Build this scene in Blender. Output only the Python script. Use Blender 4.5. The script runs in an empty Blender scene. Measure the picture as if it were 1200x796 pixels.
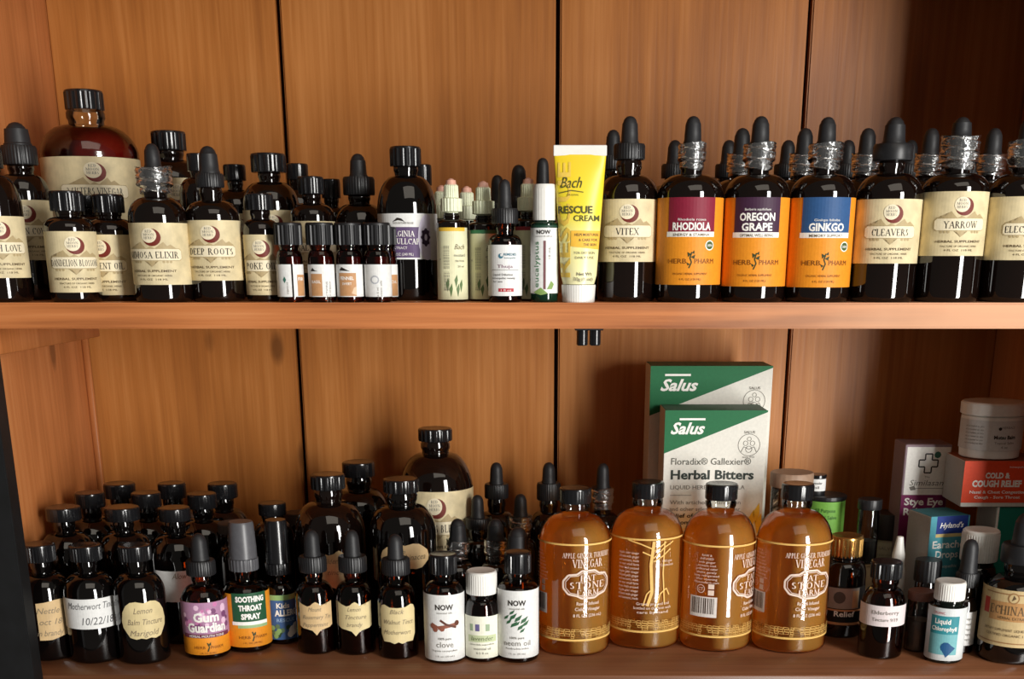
import bpy, bmesh, math, random
from mathutils import Vector, Matrix
random.seed(7)
S = bpy.context.scene
COL = S.collection

# ------------------------------------------------------------------ camera
F_PX, U0, V0 = 1465.0, 625.0, 800.0            # focal length and principal point, 1200x796 frame
TH = math.atan(500.0 / F_PX)
CY, CZ = -0.95, 0.0323
cam_d = bpy.data.cameras.new('camera')
cam = bpy.data.objects.new('camera', cam_d)
COL.objects.link(cam)
cam.location = (0, CY, CZ)
cam.rotation_euler = (math.pi / 2 - TH, 0, 0)
cam_d.sensor_width = 36.0
cam_d.lens = F_PX / 1200 * 36.0
cam_d.shift_x = -(U0 - 600) / 1200
cam_d.shift_y = (V0 - 398) / 1200
cam_d.clip_start = 0.01
S.camera = cam

# ------------------------------------------------------------------ world, window light, exposure
W = bpy.data.worlds.new('room'); S.world = W
W.use_nodes = True
bg = W.node_tree.nodes['Background']
bg.inputs[0].default_value = (1.0, 0.9, 0.78, 1)
bg.inputs[1].default_value = 0.08


def area(name, loc, target, sx, sy, power, color):
    l = bpy.data.lights.new(name, 'AREA'); l.shape = 'RECTANGLE'
    l.size = sx; l.size_y = sy; l.energy = power; l.color = color
    o = bpy.data.objects.new(name, l); COL.objects.link(o)
    o.location = loc
    o.rotation_euler = (Vector(target) - Vector(loc)).to_track_quat('-Z', 'Y').to_euler()
    return o


area('window_light', (1.36, -1.88, -0.1), (0, 0, -0.1), 0.46, 1.9, 92, (1.0, 0.98, 0.94))
area('ceiling_light', (0.5, -1.7, 1.7), (0, 0.1, -0.1), 1.8, 1.3, 10, (1.0, 0.9, 0.76))
S.view_settings.view_transform = 'Standard'
S.view_settings.look = 'None'
S.view_settings.gamma = 1.0
S.view_settings.exposure = -0.2
S.view_settings.use_curve_mapping = False


# ------------------------------------------------------------------ pixel helpers
def ray(u, v):
    dy = (V0 - v) * math.sin(TH) + F_PX * math.cos(TH)
    dz = (V0 - v) * math.cos(TH) - F_PX * math.sin(TH)
    return (u - U0), dy, dz


def PX(u, v, Y):                                # world X on the plane y = Y
    dx, dy, dz = ray(u, v)
    return dx / dy * (Y - CY)


def PZ(v, Y):
    dx, dy, dz = ray(0, v)
    return CZ + dz / dy * (Y - CY)


def PT(v, Y):                                   # metres per pixel
    return (Y - CY) / ray(0, v)[1]


def PY(v, z):                                   # depth where the ray meets height z
    dx, dy, dz = ray(0, v)
    return CY + (z - CZ) * dy / dz


# ------------------------------------------------------------------ materials
MATS = {}


def s2l(c):
    return tuple(((x / 255.0) / 12.92 if x / 255.0 <= 0.04045 else ((x / 255.0 + 0.055) / 1.055) ** 2.4) for x in c)


def nt(name):
    m = bpy.data.materials.new(name); m.use_nodes = True
    t = m.node_tree
    for n in list(t.nodes): t.nodes.remove(n)
    o = t.nodes.new('ShaderNodeOutputMaterial')
    return m, t, o


def mat(name, rgb, rough=0.5, spec=0.5, metal=0.0, noise=0.08, nscale=300, bump=0.0, coat=0.0, sub=0.0):
    if name in MATS: return MATS[name]
    m, t, o = nt(name)
    p = t.nodes.new('ShaderNodeBsdfPrincipled')
    p.inputs['Roughness'].default_value = rough
    p.inputs['Metallic'].default_value = metal
    p.inputs['Specular IOR Level'].default_value = spec
    p.inputs['Coat Weight'].default_value = coat
    c = s2l(rgb)
    tc = t.nodes.new('ShaderNodeTexCoord')
    nz = t.nodes.new('ShaderNodeTexNoise'); nz.inputs['Scale'].default_value = nscale
    nz.inputs['Detail'].default_value = 4
    t.links.new(tc.outputs['Object'], nz.inputs['Vector'])
    r = t.nodes.new('ShaderNodeValToRGB')
    r.color_ramp.elements[0].position = 0.3; r.color_ramp.elements[1].position = 0.7
    r.color_ramp.elements[0].color = tuple(x * (1 - noise) for x in c) + (1,)
    r.color_ramp.elements[1].color = tuple(min(1, x * (1 + noise)) for x in c) + (1,)
    t.links.new(nz.outputs['Fac'], r.inputs['Fac'])
    t.links.new(r.outputs['Color'], p.inputs['Base Color'])
    if bump:
        b = t.nodes.new('ShaderNodeBump'); b.inputs['Strength'].default_value = bump
        b.inputs['Distance'].default_value = 0.0005
        t.links.new(nz.outputs['Fac'], b.inputs['Height'])
        t.links.new(b.outputs['Normal'], p.inputs['Normal'])
    if sub:
        p.inputs['Subsurface Weight'].default_value = sub
        p.inputs['Subsurface Radius'].default_value = (0.02, 0.01, 0.004)
        p.inputs['Subsurface Scale'].default_value = 0.5
    t.links.new(p.outputs[0], o.inputs['Surface'])
    MATS[name] = m
    return m


def thin_glass(name, tint, rough=0.02, ior=1.5, bump=0.0, gain=1.0, haze=0.0):
    if name in MATS: return MATS[name]
    m, t, o = nt(name)
    tr = t.nodes.new('ShaderNodeBsdfTransparent'); tr.inputs[0].default_value = s2l(tint) + (1,)
    gl = t.nodes.new('ShaderNodeBsdfGlossy'); gl.inputs['Roughness'].default_value = rough
    gl.inputs['Color'].default_value = (1, 1, 1, 1)
    fr = t.nodes.new('ShaderNodeFresnel'); fr.inputs[0].default_value = ior
    mx = t.nodes.new('ShaderNodeMixShader')
    fac = fr.outputs[0]
    if gain != 1.0:
        mm = t.nodes.new('ShaderNodeMath'); mm.operation = 'MULTIPLY'; mm.use_clamp = True
        mm.inputs[1].default_value = gain
        t.links.new(fac, mm.inputs[0]); fac = mm.outputs[0]
    base_ = tr.outputs[0]
    if haze:
        df = t.nodes.new('ShaderNodeBsdfDiffuse'); df.inputs[0].default_value = (.6, .6, .6, 1)
        hm = t.nodes.new('ShaderNodeMixShader'); hm.inputs[0].default_value = haze
        t.links.new(base_, hm.inputs[1]); t.links.new(df.outputs[0], hm.inputs[2]); base_ = hm.outputs[0]
    t.links.new(fac, mx.inputs[0]); t.links.new(base_, mx.inputs[1]); t.links.new(gl.outputs[0], mx.inputs[2])
    if bump:
        nz = t.nodes.new('ShaderNodeTexNoise'); nz.inputs['Scale'].default_value = 260
        tc = t.nodes.new('ShaderNodeTexCoord')
        mp = t.nodes.new('ShaderNodeMapping'); mp.inputs['Scale'].default_value = (1, 1, 2.2)
        t.links.new(tc.outputs['Object'], mp.inputs[0]); t.links.new(mp.outputs[0], nz.inputs['Vector'])
        b = t.nodes.new('ShaderNodeBump'); b.inputs['Strength'].default_value = bump; b.inputs['Distance'].default_value = 0.002
        t.links.new(nz.outputs['Fac'], b.inputs['Height'])
        t.links.new(b.outputs['Normal'], gl.inputs['Normal']); t.links.new(b.outputs['Normal'], fr.inputs['Normal'])
    t.links.new(mx.outputs[0], o.inputs['Surface'])
    MATS[name] = m
    return m


def wood(name, axis, dark, mid, light, rough=0.42, fine=1.0, knots=True):
    m, t, o = nt(name)
    p = t.nodes.new('ShaderNodeBsdfPrincipled')
    tc = t.nodes.new('ShaderNodeTexCoord'); oi = t.nodes.new('ShaderNodeObjectInfo')
    add = t.nodes.new('ShaderNodeVectorMath'); add.operation = 'ADD'
    sc = t.nodes.new('ShaderNodeVectorMath'); sc.operation = 'SCALE'; sc.inputs[3].default_value = 3.0
    cb = t.nodes.new('ShaderNodeCombineXYZ')
    for k in range(3): t.links.new(oi.outputs['Random'], cb.inputs[k])
    t.links.new(cb.outputs[0], sc.inputs[0])
    t.links.new(tc.outputs['Object'], add.inputs[0]); t.links.new(sc.outputs[0], add.inputs[1])

    def noise(s, detail, stretch, dist=0.0):
        mp = t.nodes.new('ShaderNodeMapping')
        v = [1, 1, 1]; v[axis] = stretch
        mp.inputs['Scale'].default_value = v
        n = t.nodes.new('ShaderNodeTexNoise'); n.inputs['Scale'].default_value = s
        n.inputs['Detail'].default_value = detail; n.inputs['Distortion'].default_value = dist
        t.links.new(add.outputs[0], mp.inputs[0]); t.links.new(mp.outputs[0], n.inputs['Vector'])
        return n
    big = noise(26, 4, 0.07, 0.9); fn = noise(230 * fine, 6, 0.03, 0.2); bl = noise(7, 2, 0.6)
    def ma(op, a, b, c=None):
        n = t.nodes.new('ShaderNodeMath'); n.operation = op
        for i, q in enumerate((a, b) if c is None else (a, b, c)):
            if hasattr(q, 'links') or hasattr(q, 'is_linked'): t.links.new(q, n.inputs[i])
            else: n.inputs[i].default_value = q
        return n.outputs[0]
    h = ma('MULTIPLY_ADD', fn.outputs['Fac'], 0.40, ma('MULTIPLY', big.outputs['Fac'], 0.52))
    h = ma('MULTIPLY_ADD', ma('SUBTRACT', bl.outputs['Fac'], 0.42), 0.5, h)
    r = t.nodes.new('ShaderNodeValToRGB')
    e = r.color_ramp.elements
    e[0].position = 0.30; e[0].color = s2l(dark) + (1,)
    e[1].position = 0.70; e[1].color = s2l(light) + (1,)
    q = e.new(0.5); q.color = s2l(mid) + (1,)
    t.links.new(h, r.inputs['Fac'])
    col = r.outputs['Color']
    if knots:
        mp = t.nodes.new('ShaderNodeMapping'); v = [1, 1, 1]; v[axis] = 0.45
        mp.inputs['Scale'].default_value = v
        vo = t.nodes.new('ShaderNodeTexVoronoi'); vo.inputs['Scale'].default_value = 15
        vo.inputs['Randomness'].default_value = 1
        t.links.new(add.outputs[0], mp.inputs[0]); t.links.new(mp.outputs[0], vo.inputs['Vector'])
        rr = t.nodes.new('ShaderNodeValToRGB')
        rr.color_ramp.elements[0].position = 0.07; rr.color_ramp.elements[0].color = (1, 1, 1, 1)
        rr.color_ramp.elements[1].position = 0.13; rr.color_ramp.elements[1].color = (0, 0, 0, 1)
        t.links.new(vo.outputs['Distance'], rr.inputs['Fac'])
        mx = t.nodes.new('ShaderNodeMixRGB'); mx.inputs[2].default_value = tuple(x * 0.45 for x in s2l(dark)) + (1,)
        fm = ma('MULTIPLY', rr.outputs['Color'], 0.75)
        t.links.new(fm, mx.inputs[0]); t.links.new(col, mx.inputs[1]); col = mx.outputs[0]
    t.links.new(col, p.inputs['Base Color'])
    p.inputs['Roughness'].default_value = rough
    p.inputs['Specular IOR Level'].default_value = 0.35
    b = t.nodes.new('ShaderNodeBump'); b.inputs['Strength'].default_value = 0.35; b.inputs['Distance'].default_value = 0.0012
    t.links.new(h, b.inputs['Height']); t.links.new(b.outputs['Normal'], p.inputs['Normal'])
    t.links.new(p.outputs[0], o.inputs['Surface'])
    return m


WOOD_BACK = wood('pine_back', 2, (142, 84, 36), (172, 108, 50), (196, 132, 72))
WOOD_SIDE = wood('pine_side', 2, (158, 94, 48), (182, 112, 62), (198, 130, 78))
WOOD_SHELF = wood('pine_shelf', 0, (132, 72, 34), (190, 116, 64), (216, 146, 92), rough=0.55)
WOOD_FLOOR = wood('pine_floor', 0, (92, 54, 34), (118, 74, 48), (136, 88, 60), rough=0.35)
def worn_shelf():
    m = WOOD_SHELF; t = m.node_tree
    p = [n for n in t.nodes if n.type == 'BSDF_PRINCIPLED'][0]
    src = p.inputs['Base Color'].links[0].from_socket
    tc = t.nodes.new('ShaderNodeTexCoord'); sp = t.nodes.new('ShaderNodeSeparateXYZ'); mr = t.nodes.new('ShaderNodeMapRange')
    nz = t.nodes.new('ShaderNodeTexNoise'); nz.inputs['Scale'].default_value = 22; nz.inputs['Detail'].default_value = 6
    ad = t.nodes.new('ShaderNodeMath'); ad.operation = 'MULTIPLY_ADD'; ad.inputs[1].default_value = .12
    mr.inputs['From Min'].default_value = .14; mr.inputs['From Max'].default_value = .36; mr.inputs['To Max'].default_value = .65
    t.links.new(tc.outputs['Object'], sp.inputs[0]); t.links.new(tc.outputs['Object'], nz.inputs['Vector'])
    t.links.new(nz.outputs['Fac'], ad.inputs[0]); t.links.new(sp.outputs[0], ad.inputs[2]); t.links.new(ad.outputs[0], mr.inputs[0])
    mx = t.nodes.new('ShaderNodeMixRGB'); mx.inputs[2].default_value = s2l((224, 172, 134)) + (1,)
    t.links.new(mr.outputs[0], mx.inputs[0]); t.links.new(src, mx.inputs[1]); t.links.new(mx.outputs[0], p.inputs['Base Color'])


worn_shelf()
PAINT = mat('black_paint', (11, 12, 14), 0.55, noise=0.4, nscale=60, bump=0.2)
DARKGAP = mat('dark_gap', (58, 30, 16), 0.8)

GLASS = mat('dark_bottle_glass', (16, 8, 6), 0.05, 0.9, noise=0.2, nscale=20)
COBALT = mat('very_dark_glass', (8, 6, 6), 0.04, 0.9, noise=0.2, nscale=20)
AMBER = thin_glass('amber_glass', (176, 98, 40), 0.02, 1.6)
CLEAR = thin_glass('clear_glass', (246, 247, 243), 0.02, 1.58)
WRAP = thin_glass('crinkled_shrink_wrap', (190, 195, 196), 0.2, 1.55, bump=0.5, gain=2.2, haze=0.07)
BLACKP = mat('black_plastic', (24, 24, 26), 0.2, 0.6, bump=0.04)
RUBBER = mat('black_rubber', (34, 34, 36), 0.5, 0.4, bump=0.2)
DULLB = mat('dull_black_plastic', (27, 27, 29), 0.4, 0.5, bump=0.1)
WHITEP = mat('white_plastic', (232, 230, 224), 0.35, 0.5, noise=0.03)
GOLD = mat('gold_metal', (205, 160, 90), 0.25, 0.5, metal=0.9)
BROWNLIQ = mat('dark_brown_liquid', (30, 14, 8), 0.1)
REDLIQ = mat('dark_red_liquid', (96, 14, 10), 0.15, sub=0.1)


def liquid(name, a, b):
    m, t, o = nt(name)
    p = t.nodes.new('ShaderNodeBsdfPrincipled')
    tl = t.nodes.new('ShaderNodeBsdfTranslucent'); tr = t.nodes.new('ShaderNodeBsdfTransparent')
    m1 = t.nodes.new('ShaderNodeMixShader'); m2 = t.nodes.new('ShaderNodeMixShader')
    tc = t.nodes.new('ShaderNodeTexCoord'); nz = t.nodes.new('ShaderNodeTexNoise'); nz.inputs['Scale'].default_value = 14
    r = t.nodes.new('ShaderNodeValToRGB')
    r.color_ramp.elements[0].position = .3; r.color_ramp.elements[1].position = .7
    r.color_ramp.elements[0].color = s2l(a) + (1,); r.color_ramp.elements[1].color = s2l(b) + (1,)
    t.links.new(tc.outputs['Object'], nz.inputs['Vector']); t.links.new(nz.outputs['Fac'], r.inputs['Fac'])
    t.links.new(r.outputs[0], p.inputs['Base Color']); t.links.new(r.outputs[0], tl.inputs[0])
    tr.inputs[0].default_value = (0.98, 0.68, 0.3, 1)
    p.inputs['Roughness'].default_value = 0.3
    m1.inputs[0].default_value = 0.5; m2.inputs[0].default_value = 0.45
    t.links.new(p.outputs[0], m1.inputs[1]); t.links.new(tl.outputs[0], m1.inputs[2])
    t.links.new(m1.outputs[0], m2.inputs[1]); t.links.new(tr.outputs[0], m2.inputs[2])
    t.links.new(m2.outputs[0], o.inputs['Surface'])
    MATS[name] = m
    return m


CIDER = liquid('cloudy_amber_cider', (240, 176, 78), (246, 190, 96))


def paper(name, rgb, stain=0.0):
    if name in MATS: return MATS[name]
    m = mat(name, rgb, 0.55, 0.3, noise=0.05 + stain, nscale=90 if stain else 400)
    return m


CREAM = paper('parchment_label', (214, 198, 158), 0.12)
TAN = paper('kraft_label', (206, 176, 130), 0.06)
TANY = paper('cream_kraft_label', (214, 196, 148), 0.05)
WHITE = paper('white_label', (226, 226, 224))
IVORY = paper('ivory_label', (224, 222, 184), 0.06)
ORANGE = paper('orange_label', (226, 142, 34))
INK = paper('ink_black', (46, 40, 36)); INKB = paper('ink_brown', (96, 78, 54)); INKG = paper('ink_grey', (120, 116, 108))
PENCIL = paper('pen_grey', (132, 118, 96))
MOUNT = paper('mountain_ink', (178, 158, 118)); BANNER = paper('banner_cream', (232, 220, 190))
MAROON = paper('maroon_ink', (112, 40, 30))


def mm(name, rgb): return paper(name, rgb)


# ------------------------------------------------------------------ object helpers
def link(name, me, parent=None, loc=None):
    o = bpy.data.objects.new(name, me); COL.objects.link(o)
    if parent is not None: o.parent = parent
    if loc is not None: o.location = loc
    return o


def tag(o, label=None, cat=None, group=None, kind=None):
    if label: o['label'] = label
    if cat: o['category'] = cat
    if group: o['group'] = group
    if kind: o['kind'] = kind
    return o


def thing(name, label, cat, loc, rz=0.0, group=None):
    o = bpy.data.objects.new(name, None); COL.objects.link(o)
    o.empty_display_size = 0.01
    o.location = loc; o.rotation_euler = (0, 0, rz)
    return tag(o, label, cat, group)


def lathe(prof, seg=40, rib=0, ribd=0.0, cap_top=True, cap_bot=True, wob=0.0):
    """prof: list of (r, z). rib: number of ribs; ribd: depth."""
    bm = bmesh.new(); rings = []
    n = rib * 4 if rib else seg
    for (r, z) in prof:
        if r < 1e-6:
            rings.append([bm.verts.new((0, 0, z))]); continue
        ring = []
        for i in range(n):
            a = 2 * math.pi * i / n
            rr = r
            if rib and (i % 4) in (2, 3) : rr = r - ribd
            if wob: rr = r + random.uniform(-wob, wob)
            ring.append(bm.verts.new((rr * math.cos(a), rr * math.sin(a), z)))
        rings.append(ring)
    for a, b in zip(rings, rings[1:]):
        if len(a) == 1 and len(b) == 1: continue
        if len(a) == 1:
            for i in range(n): bm.faces.new((a[0], b[(i + 1) % n], b[i])[::-1])
        elif len(b) == 1:
            for i in range(n): bm.faces.new((a[i], a[(i + 1) % n], b[0]))
        else:
            for i in range(n): bm.faces.new((a[i], a[(i + 1) % n], b[(i + 1) % n], b[i]))
    if cap_bot and len(rings[0]) > 1: bm.faces.new(rings[0][::-1])
    if cap_top and len(rings[-1]) > 1: bm.faces.new(rings[-1])
    return bm


def finish(bm, name, material, parent=None, loc=None, smooth=True, ang=35):
    bmesh.ops.recalc_face_normals(bm, faces=bm.faces)
    me = bpy.data.meshes.new(name); bm.to_mesh(me); bm.free()
    ms = material if isinstance(material, (list, tuple)) else [material]
    for m in ms: me.materials.append(m)
    if smooth:
        for p in me.polygons: p.use_smooth = True
        me.set_sharp_from_angle(angle=math.radians(ang))
    return link(name, me, parent, loc)


def box_bm(x0, x1, y0, y1, z0, z1, bev=0.0, seg=1):
    bm = bmesh.new()
    bmesh.ops.create_cube(bm, size=1.0)
    for v in bm.verts:
        v.co = Vector((x0 + (v.co.x + .5) * (x1 - x0), y0 + (v.co.y + .5) * (y1 - y0), z0 + (v.co.z + .5) * (z1 - z0)))
    if bev:
        bmesh.ops.bevel(bm, geom=list(bm.edges), offset=bev, segments=seg, affect='EDGES')
    return bm


# ------------------------------------------------------------------ text and flat art
TCACHE = {}


def font_mesh(s, bold=0.0, shear=0.0):
    k = (s, bold, shear)
    if k in TCACHE: return TCACHE[k]
    cu = bpy.data.curves.new('txt', 'FONT'); cu.body = s
    cu.size = 1.0; cu.offset = bold; cu.shear = shear; cu.resolution_u = 2; cu.fill_mode = 'FRONT'
    ob = bpy.data.objects.new('txt', cu)
    me = ob.to_mesh()
    vs = [(v.co.x / 0.73, v.co.y / 0.73) for v in me.vertices]
    fs = [tuple(p.vertices) for p in me.polygons]
    ob.to_mesh_clear(); bpy.data.objects.remove(ob); bpy.data.curves.remove(cu)
    x0 = min((v[0] for v in vs), default=0); x1 = max((v[0] for v in vs), default=1)
    vs = [(x - x0, y) for x, y in vs]
    TCACHE[k] = (vs, fs, x1 - x0)
    return TCACHE[k]


# a roman serif alphabet drawn with strokes: S thick, s thin, a arc(cx,cy,rx,ry,a0,a1), f serif bar
K, N_ = 0.17, 0.07
GL = {
 '3': (.62, 'a .28 .75 .24 .25 150 -90|a .28 .27 .28 .27 90 -150'),
 'A': (.86, 's .10 0 .43 1|S .43 1 .76 0|s .23 .34 .62 .34|f .10 0|f .76 0'),
 'B': (.72, 'S .16 0 .16 1|a .30 .74 .24 .26 90 -90|a .32 .26 .30 .26 90 -90|s .08 1 .34 1|s .16 .5 .34 .5|s .08 0 .34 0'),
 'C': (.78, 'a .42 .5 .34 .50 50 310|S .70 .98 .70 .72'),
 'D': (.84, 'S .16 0 .16 1|a .34 .5 .42 .5 90 -90|s .08 1 .36 1|s .08 0 .36 0'),
 'E': (.70, 'S .16 0 .16 1|s .08 1 .60 1|s .16 .5 .48 .5|s .08 0 .62 0|s .60 1 .60 .80|s .62 0 .62 .20'),
 'F': (.66, 'S .16 0 .16 1|s .08 1 .60 1|s .16 .5 .46 .5|s .60 1 .60 .80|f .16 0'),
 'G': (.84, 'a .42 .5 .34 .50 50 310|S .70 .42 .70 .08|f .70 .42|s .68 .98 .68 .76'),
 'H': (.86, 'S .16 0 .16 1|S .70 0 .70 1|s .16 .5 .70 .5|f .16 0|f .16 1|f .70 0|f .70 1'),
 'I': (.36, 'S .18 0 .18 1|f .18 0|f .18 1'),
 'J': (.46, 'S .28 .15 .28 1|f .28 1|a .14 .14 .14 .16 0 -150'),
 'K': (.82, 'S .16 0 .16 1|s .18 .42 .66 1|S .34 .60 .70 0|f .16 0|f .16 1|f .66 1|f .72 0'),
 'L': (.66, 'S .16 0 .16 1|s .08 0 .60 0|s .60 0 .60 .24|f .16 1'),
 'M': (1.0, 's .14 0 .14 1|S .14 1 .50 .1|s .50 .1 .86 1|S .86 0 .86 1|f .14 0|f .14 1|f .86 0|f .86 1'),
 'N': (.86, 's .14 0 .14 1|S .14 1 .72 0|s .72 0 .72 1|f .14 0|f .14 1|f .72 1'),
 'O': (.88, 'a .44 .5 .36 .50 0 360'),
 'P': (.70, 'S .16 0 .16 1|a .32 .73 .28 .27 90 -90|s .08 1 .34 1|s .16 .46 .34 .46|f .16 0'),
 'R': (.78, 'S .16 0 .16 1|a .32 .74 .26 .26 90 -90|s .08 1 .34 1|s .16 .48 .34 .48|S .36 .48 .68 0|f .16 0|f .70 0'),
 'S': (.62, 'a .31 .74 .20 .26 30 270|a .31 .25 .23 .25 90 -150'),
 'T': (.76, 'S .38 0 .38 1|s .06 1 .70 1|s .06 1 .06 .80|s .70 1 .70 .80|f .38 0'),
 'U': (.84, 'S .16 .28 .16 1|s .68 .28 .68 1|a .42 .28 .26 .28 180 360|f .16 1|f .68 1'),
 'V': (.82, 'S .08 1 .42 0|s .42 0 .74 1|f .08 1|f .74 1'),
 'W': (1.12, 'S .06 1 .34 0|s .34 0 .56 .9|S .56 .9 .80 0|s .80 0 1.06 1|f .06 1|f 1.06 1|f .56 1'),
 'X': (.80, 'S .10 1 .70 0|s .68 1 .10 0|f .10 1|f .68 1|f .10 0|f .70 0'),
 'Y': (.80, 'S .08 1 .40 .48|s .40 .48 .72 1|S .40 0 .40 .48|f .08 1|f .72 1|f .40 0'),
 'Z': (.72, 's .08 1 .62 1|S .62 1 .08 0|s .08 0 .64 0|s .08 1 .08 .8|s .64 0 .64 .2'),
}


def serif_mesh(s):
    k = ('serif', s)
    if k in TCACHE: return TCACHE[k]
    vs, fs = [], []

    def quad(x0, y0, x1, y1, w):
        dx, dy = x1 - x0, y1 - y0; L = math.hypot(dx, dy) or 1
        if abs(dy) < 1e-6: px, py = 0, w / 2
        else: px, py = w / 2, 0
        b = len(vs)
        vs.extend([(x0 - px, y0 - py), (x1 - px, y1 - py), (x1 + px, y1 + py), (x0 + px, y0 + py)])
        fs.append((b, b + 1, b + 2, b + 3))
    x = 0.0
    for ch in s:
        if ch not in GL: x += 0.42; continue
        w, d = GL[ch]
        for st in d.split('|'):
            q = st.split(); c = q[0]; n = [float(z) for z in q[1:]]
            if c in 'Ss': quad(x + n[0], n[1], x + n[2], n[3], K if c == 'S' else N_)
            elif c == 'f': quad(x + n[0] - .15, n[1], x + n[0] + .15, n[1], N_)
            else:
                cx, cy, rx, ry, a0, a1 = n; M = 12; pr = None
                for i in range(M + 1):
                    a = math.radians(a0 + (a1 - a0) * i / M)
                    th = N_ + (K - N_) * abs(math.cos(a))
                    o_ = (x + cx + rx * math.cos(a), cy + ry * math.sin(a))
                    i_ = (x + cx + (rx - th) * math.cos(a), cy + (ry - N_) * math.sin(a))
                    b = len(vs); vs.extend([o_, i_])
                    if pr is not None: fs.append((pr, pr + 1, b + 1, b))
                    pr = b
        x += w + .06
    TCACHE[k] = (vs, fs, x)
    return TCACHE[k]


def P(m, pts, l=1): return ('p', m, l, pts)


def R_(m, x0, y0, x1, y1, l=1): return ('p', m, l, [(x0, y0), (x1, y0), (x1, y1), (x0, y1)])


def C_(m, cx, cy, r, l=1, n=20, ry=None): 
    ry = ry or r
    return ('p', m, l, [(cx + r * math.cos(2 * math.pi * i / n), cy + ry * math.sin(2 * math.pi * i / n)) for i in range(n)])


def ring_(m, cx, cy, r, w, l=1, n=24):
    out = []
    for i in range(n):
        a, b = 2 * math.pi * i / n, 2 * math.pi * (i + 1) / n
        out.append(('p', m, l, [(cx + q * math.cos(z), cy + q * math.sin(z)) for q, z in ((r, a), (r, b), (r - w, b), (r - w, a))]))
    return out


def T(m, s, x, y, h, w=None, b=0.0, sh=0.0, f=None, al='C', l=3, rot=0.0):
    return ('t', m, l, s, x, y, h, w, b, sh, f, al, rot)


def line_(m, pts, w, l=1):
    out = []
    for (x0, y0), (x1, y1) in zip(pts, pts[1:]):
        L = math.hypot(x1 - x0, y1 - y0) or 1
        nx, ny = -(y1 - y0) / L * w / 2, (x1 - x0) / L * w / 2
        out.append(('p', m, l, [(x0 + nx, y0 + ny), (x1 + nx, y1 + ny), (x1 - nx, y1 - ny), (x0 - nx, y0 - ny)]))
    return out


def art_mesh(name, shapes, sx, sy, z0, r=None, rot=0.0, off=0.0003, parent=None, lay=0.00007, plane=None, taper=None):
    """shapes in pixels (x right, y down from the label's top) -> mesh bent round a cylinder of
    radius r about the thing's axis, or laid on a vertical plane y = plane."""
    bm = bmesh.new(); mats = []; midx = {}
    step = 2.0 * math.sqrt(2 * (r or 1) * 0.00003)
    for s in shapes:
        m = s[1]
        if m.name not in midx: midx[m.name] = len(mats); mats.append(m)
        mi = midx[m.name]; L = s[2]
        if s[0] == 'p':
            pts = s[3]; fs = [tuple(range(len(pts)))]
        else:
            _, _, _, txt, x, y, h, w, b, sh, f, al, rt = s
            vs, fs, tw = serif_mesh(txt) if f == 'serif' else font_mesh(txt, b, sh)
            kx = (w / tw) if w else h
            x0 = x - (tw * kx / 2 if al == 'C' else (tw * kx if al == 'R' else 0))
            pts = [(x0 + vx * kx, y - vy * h) for vx, vy in vs]
            if rt:
                ca, sa = math.cos(rt), math.sin(rt)
                pts = [(x + (px - x) * ca - (py - y) * sa, y + (px - x) * sa + (py - y) * ca) for px, py in pts]
        bv = [bm.verts.new((px * sx, L * lay, z0 - py * sy)) for px, py in pts]
        for q in fs:
            try: fc = bm.faces.new([bv[i] for i in q]); fc.material_index = mi
            except ValueError: pass
    bmesh.ops.triangulate(bm, faces=[f for f in bm.faces if len(f.verts) > 4])
    xs = [v.co.x for v in bm.verts]
    if r and xs:
        x = math.floor(min(xs) / step) * step + step
        while x < max(xs):
            g = [f for f in bm.faces if min(v.co.x for v in f.verts) < x < max(v.co.x for v in f.verts)]
            if g:
                ge = set(e for f in g for e in f.edges); gv = set(v for f in g for v in f.verts)
                bmesh.ops.bisect_plane(bm, geom=g + list(ge) + list(gv), plane_co=(x, 0, 0), plane_no=(1, 0, 0), dist=1e-7)
            x += step
    for v in bm.verts:
        x, l, z = v.co
        if r:
            a = x / r + rot; rr = r + off + l
            v.co = (rr * math.sin(a), -rr * math.cos(a), z)
        else:
            v.co = (x, (plane or 0) - off - l, z)
    # face every polygon outwards
    for f in bm.faces:
        f.normal_update()
        c = f.calc_center_median()
        out = Vector((c.x, c.y, 0)) if r else Vector((0, -1, 0))
        if f.normal.dot(out) < 0: f.normal_flip()
    me = bpy.data.meshes.new(name); bm.to_mesh(me); bm.free()
    for m in mats: me.materials.append(m)
    return link(name, me, parent)


# ------------------------------------------------------------------ label artwork (pixel units)
WH = mm('print_white', (240, 238, 232))


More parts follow.
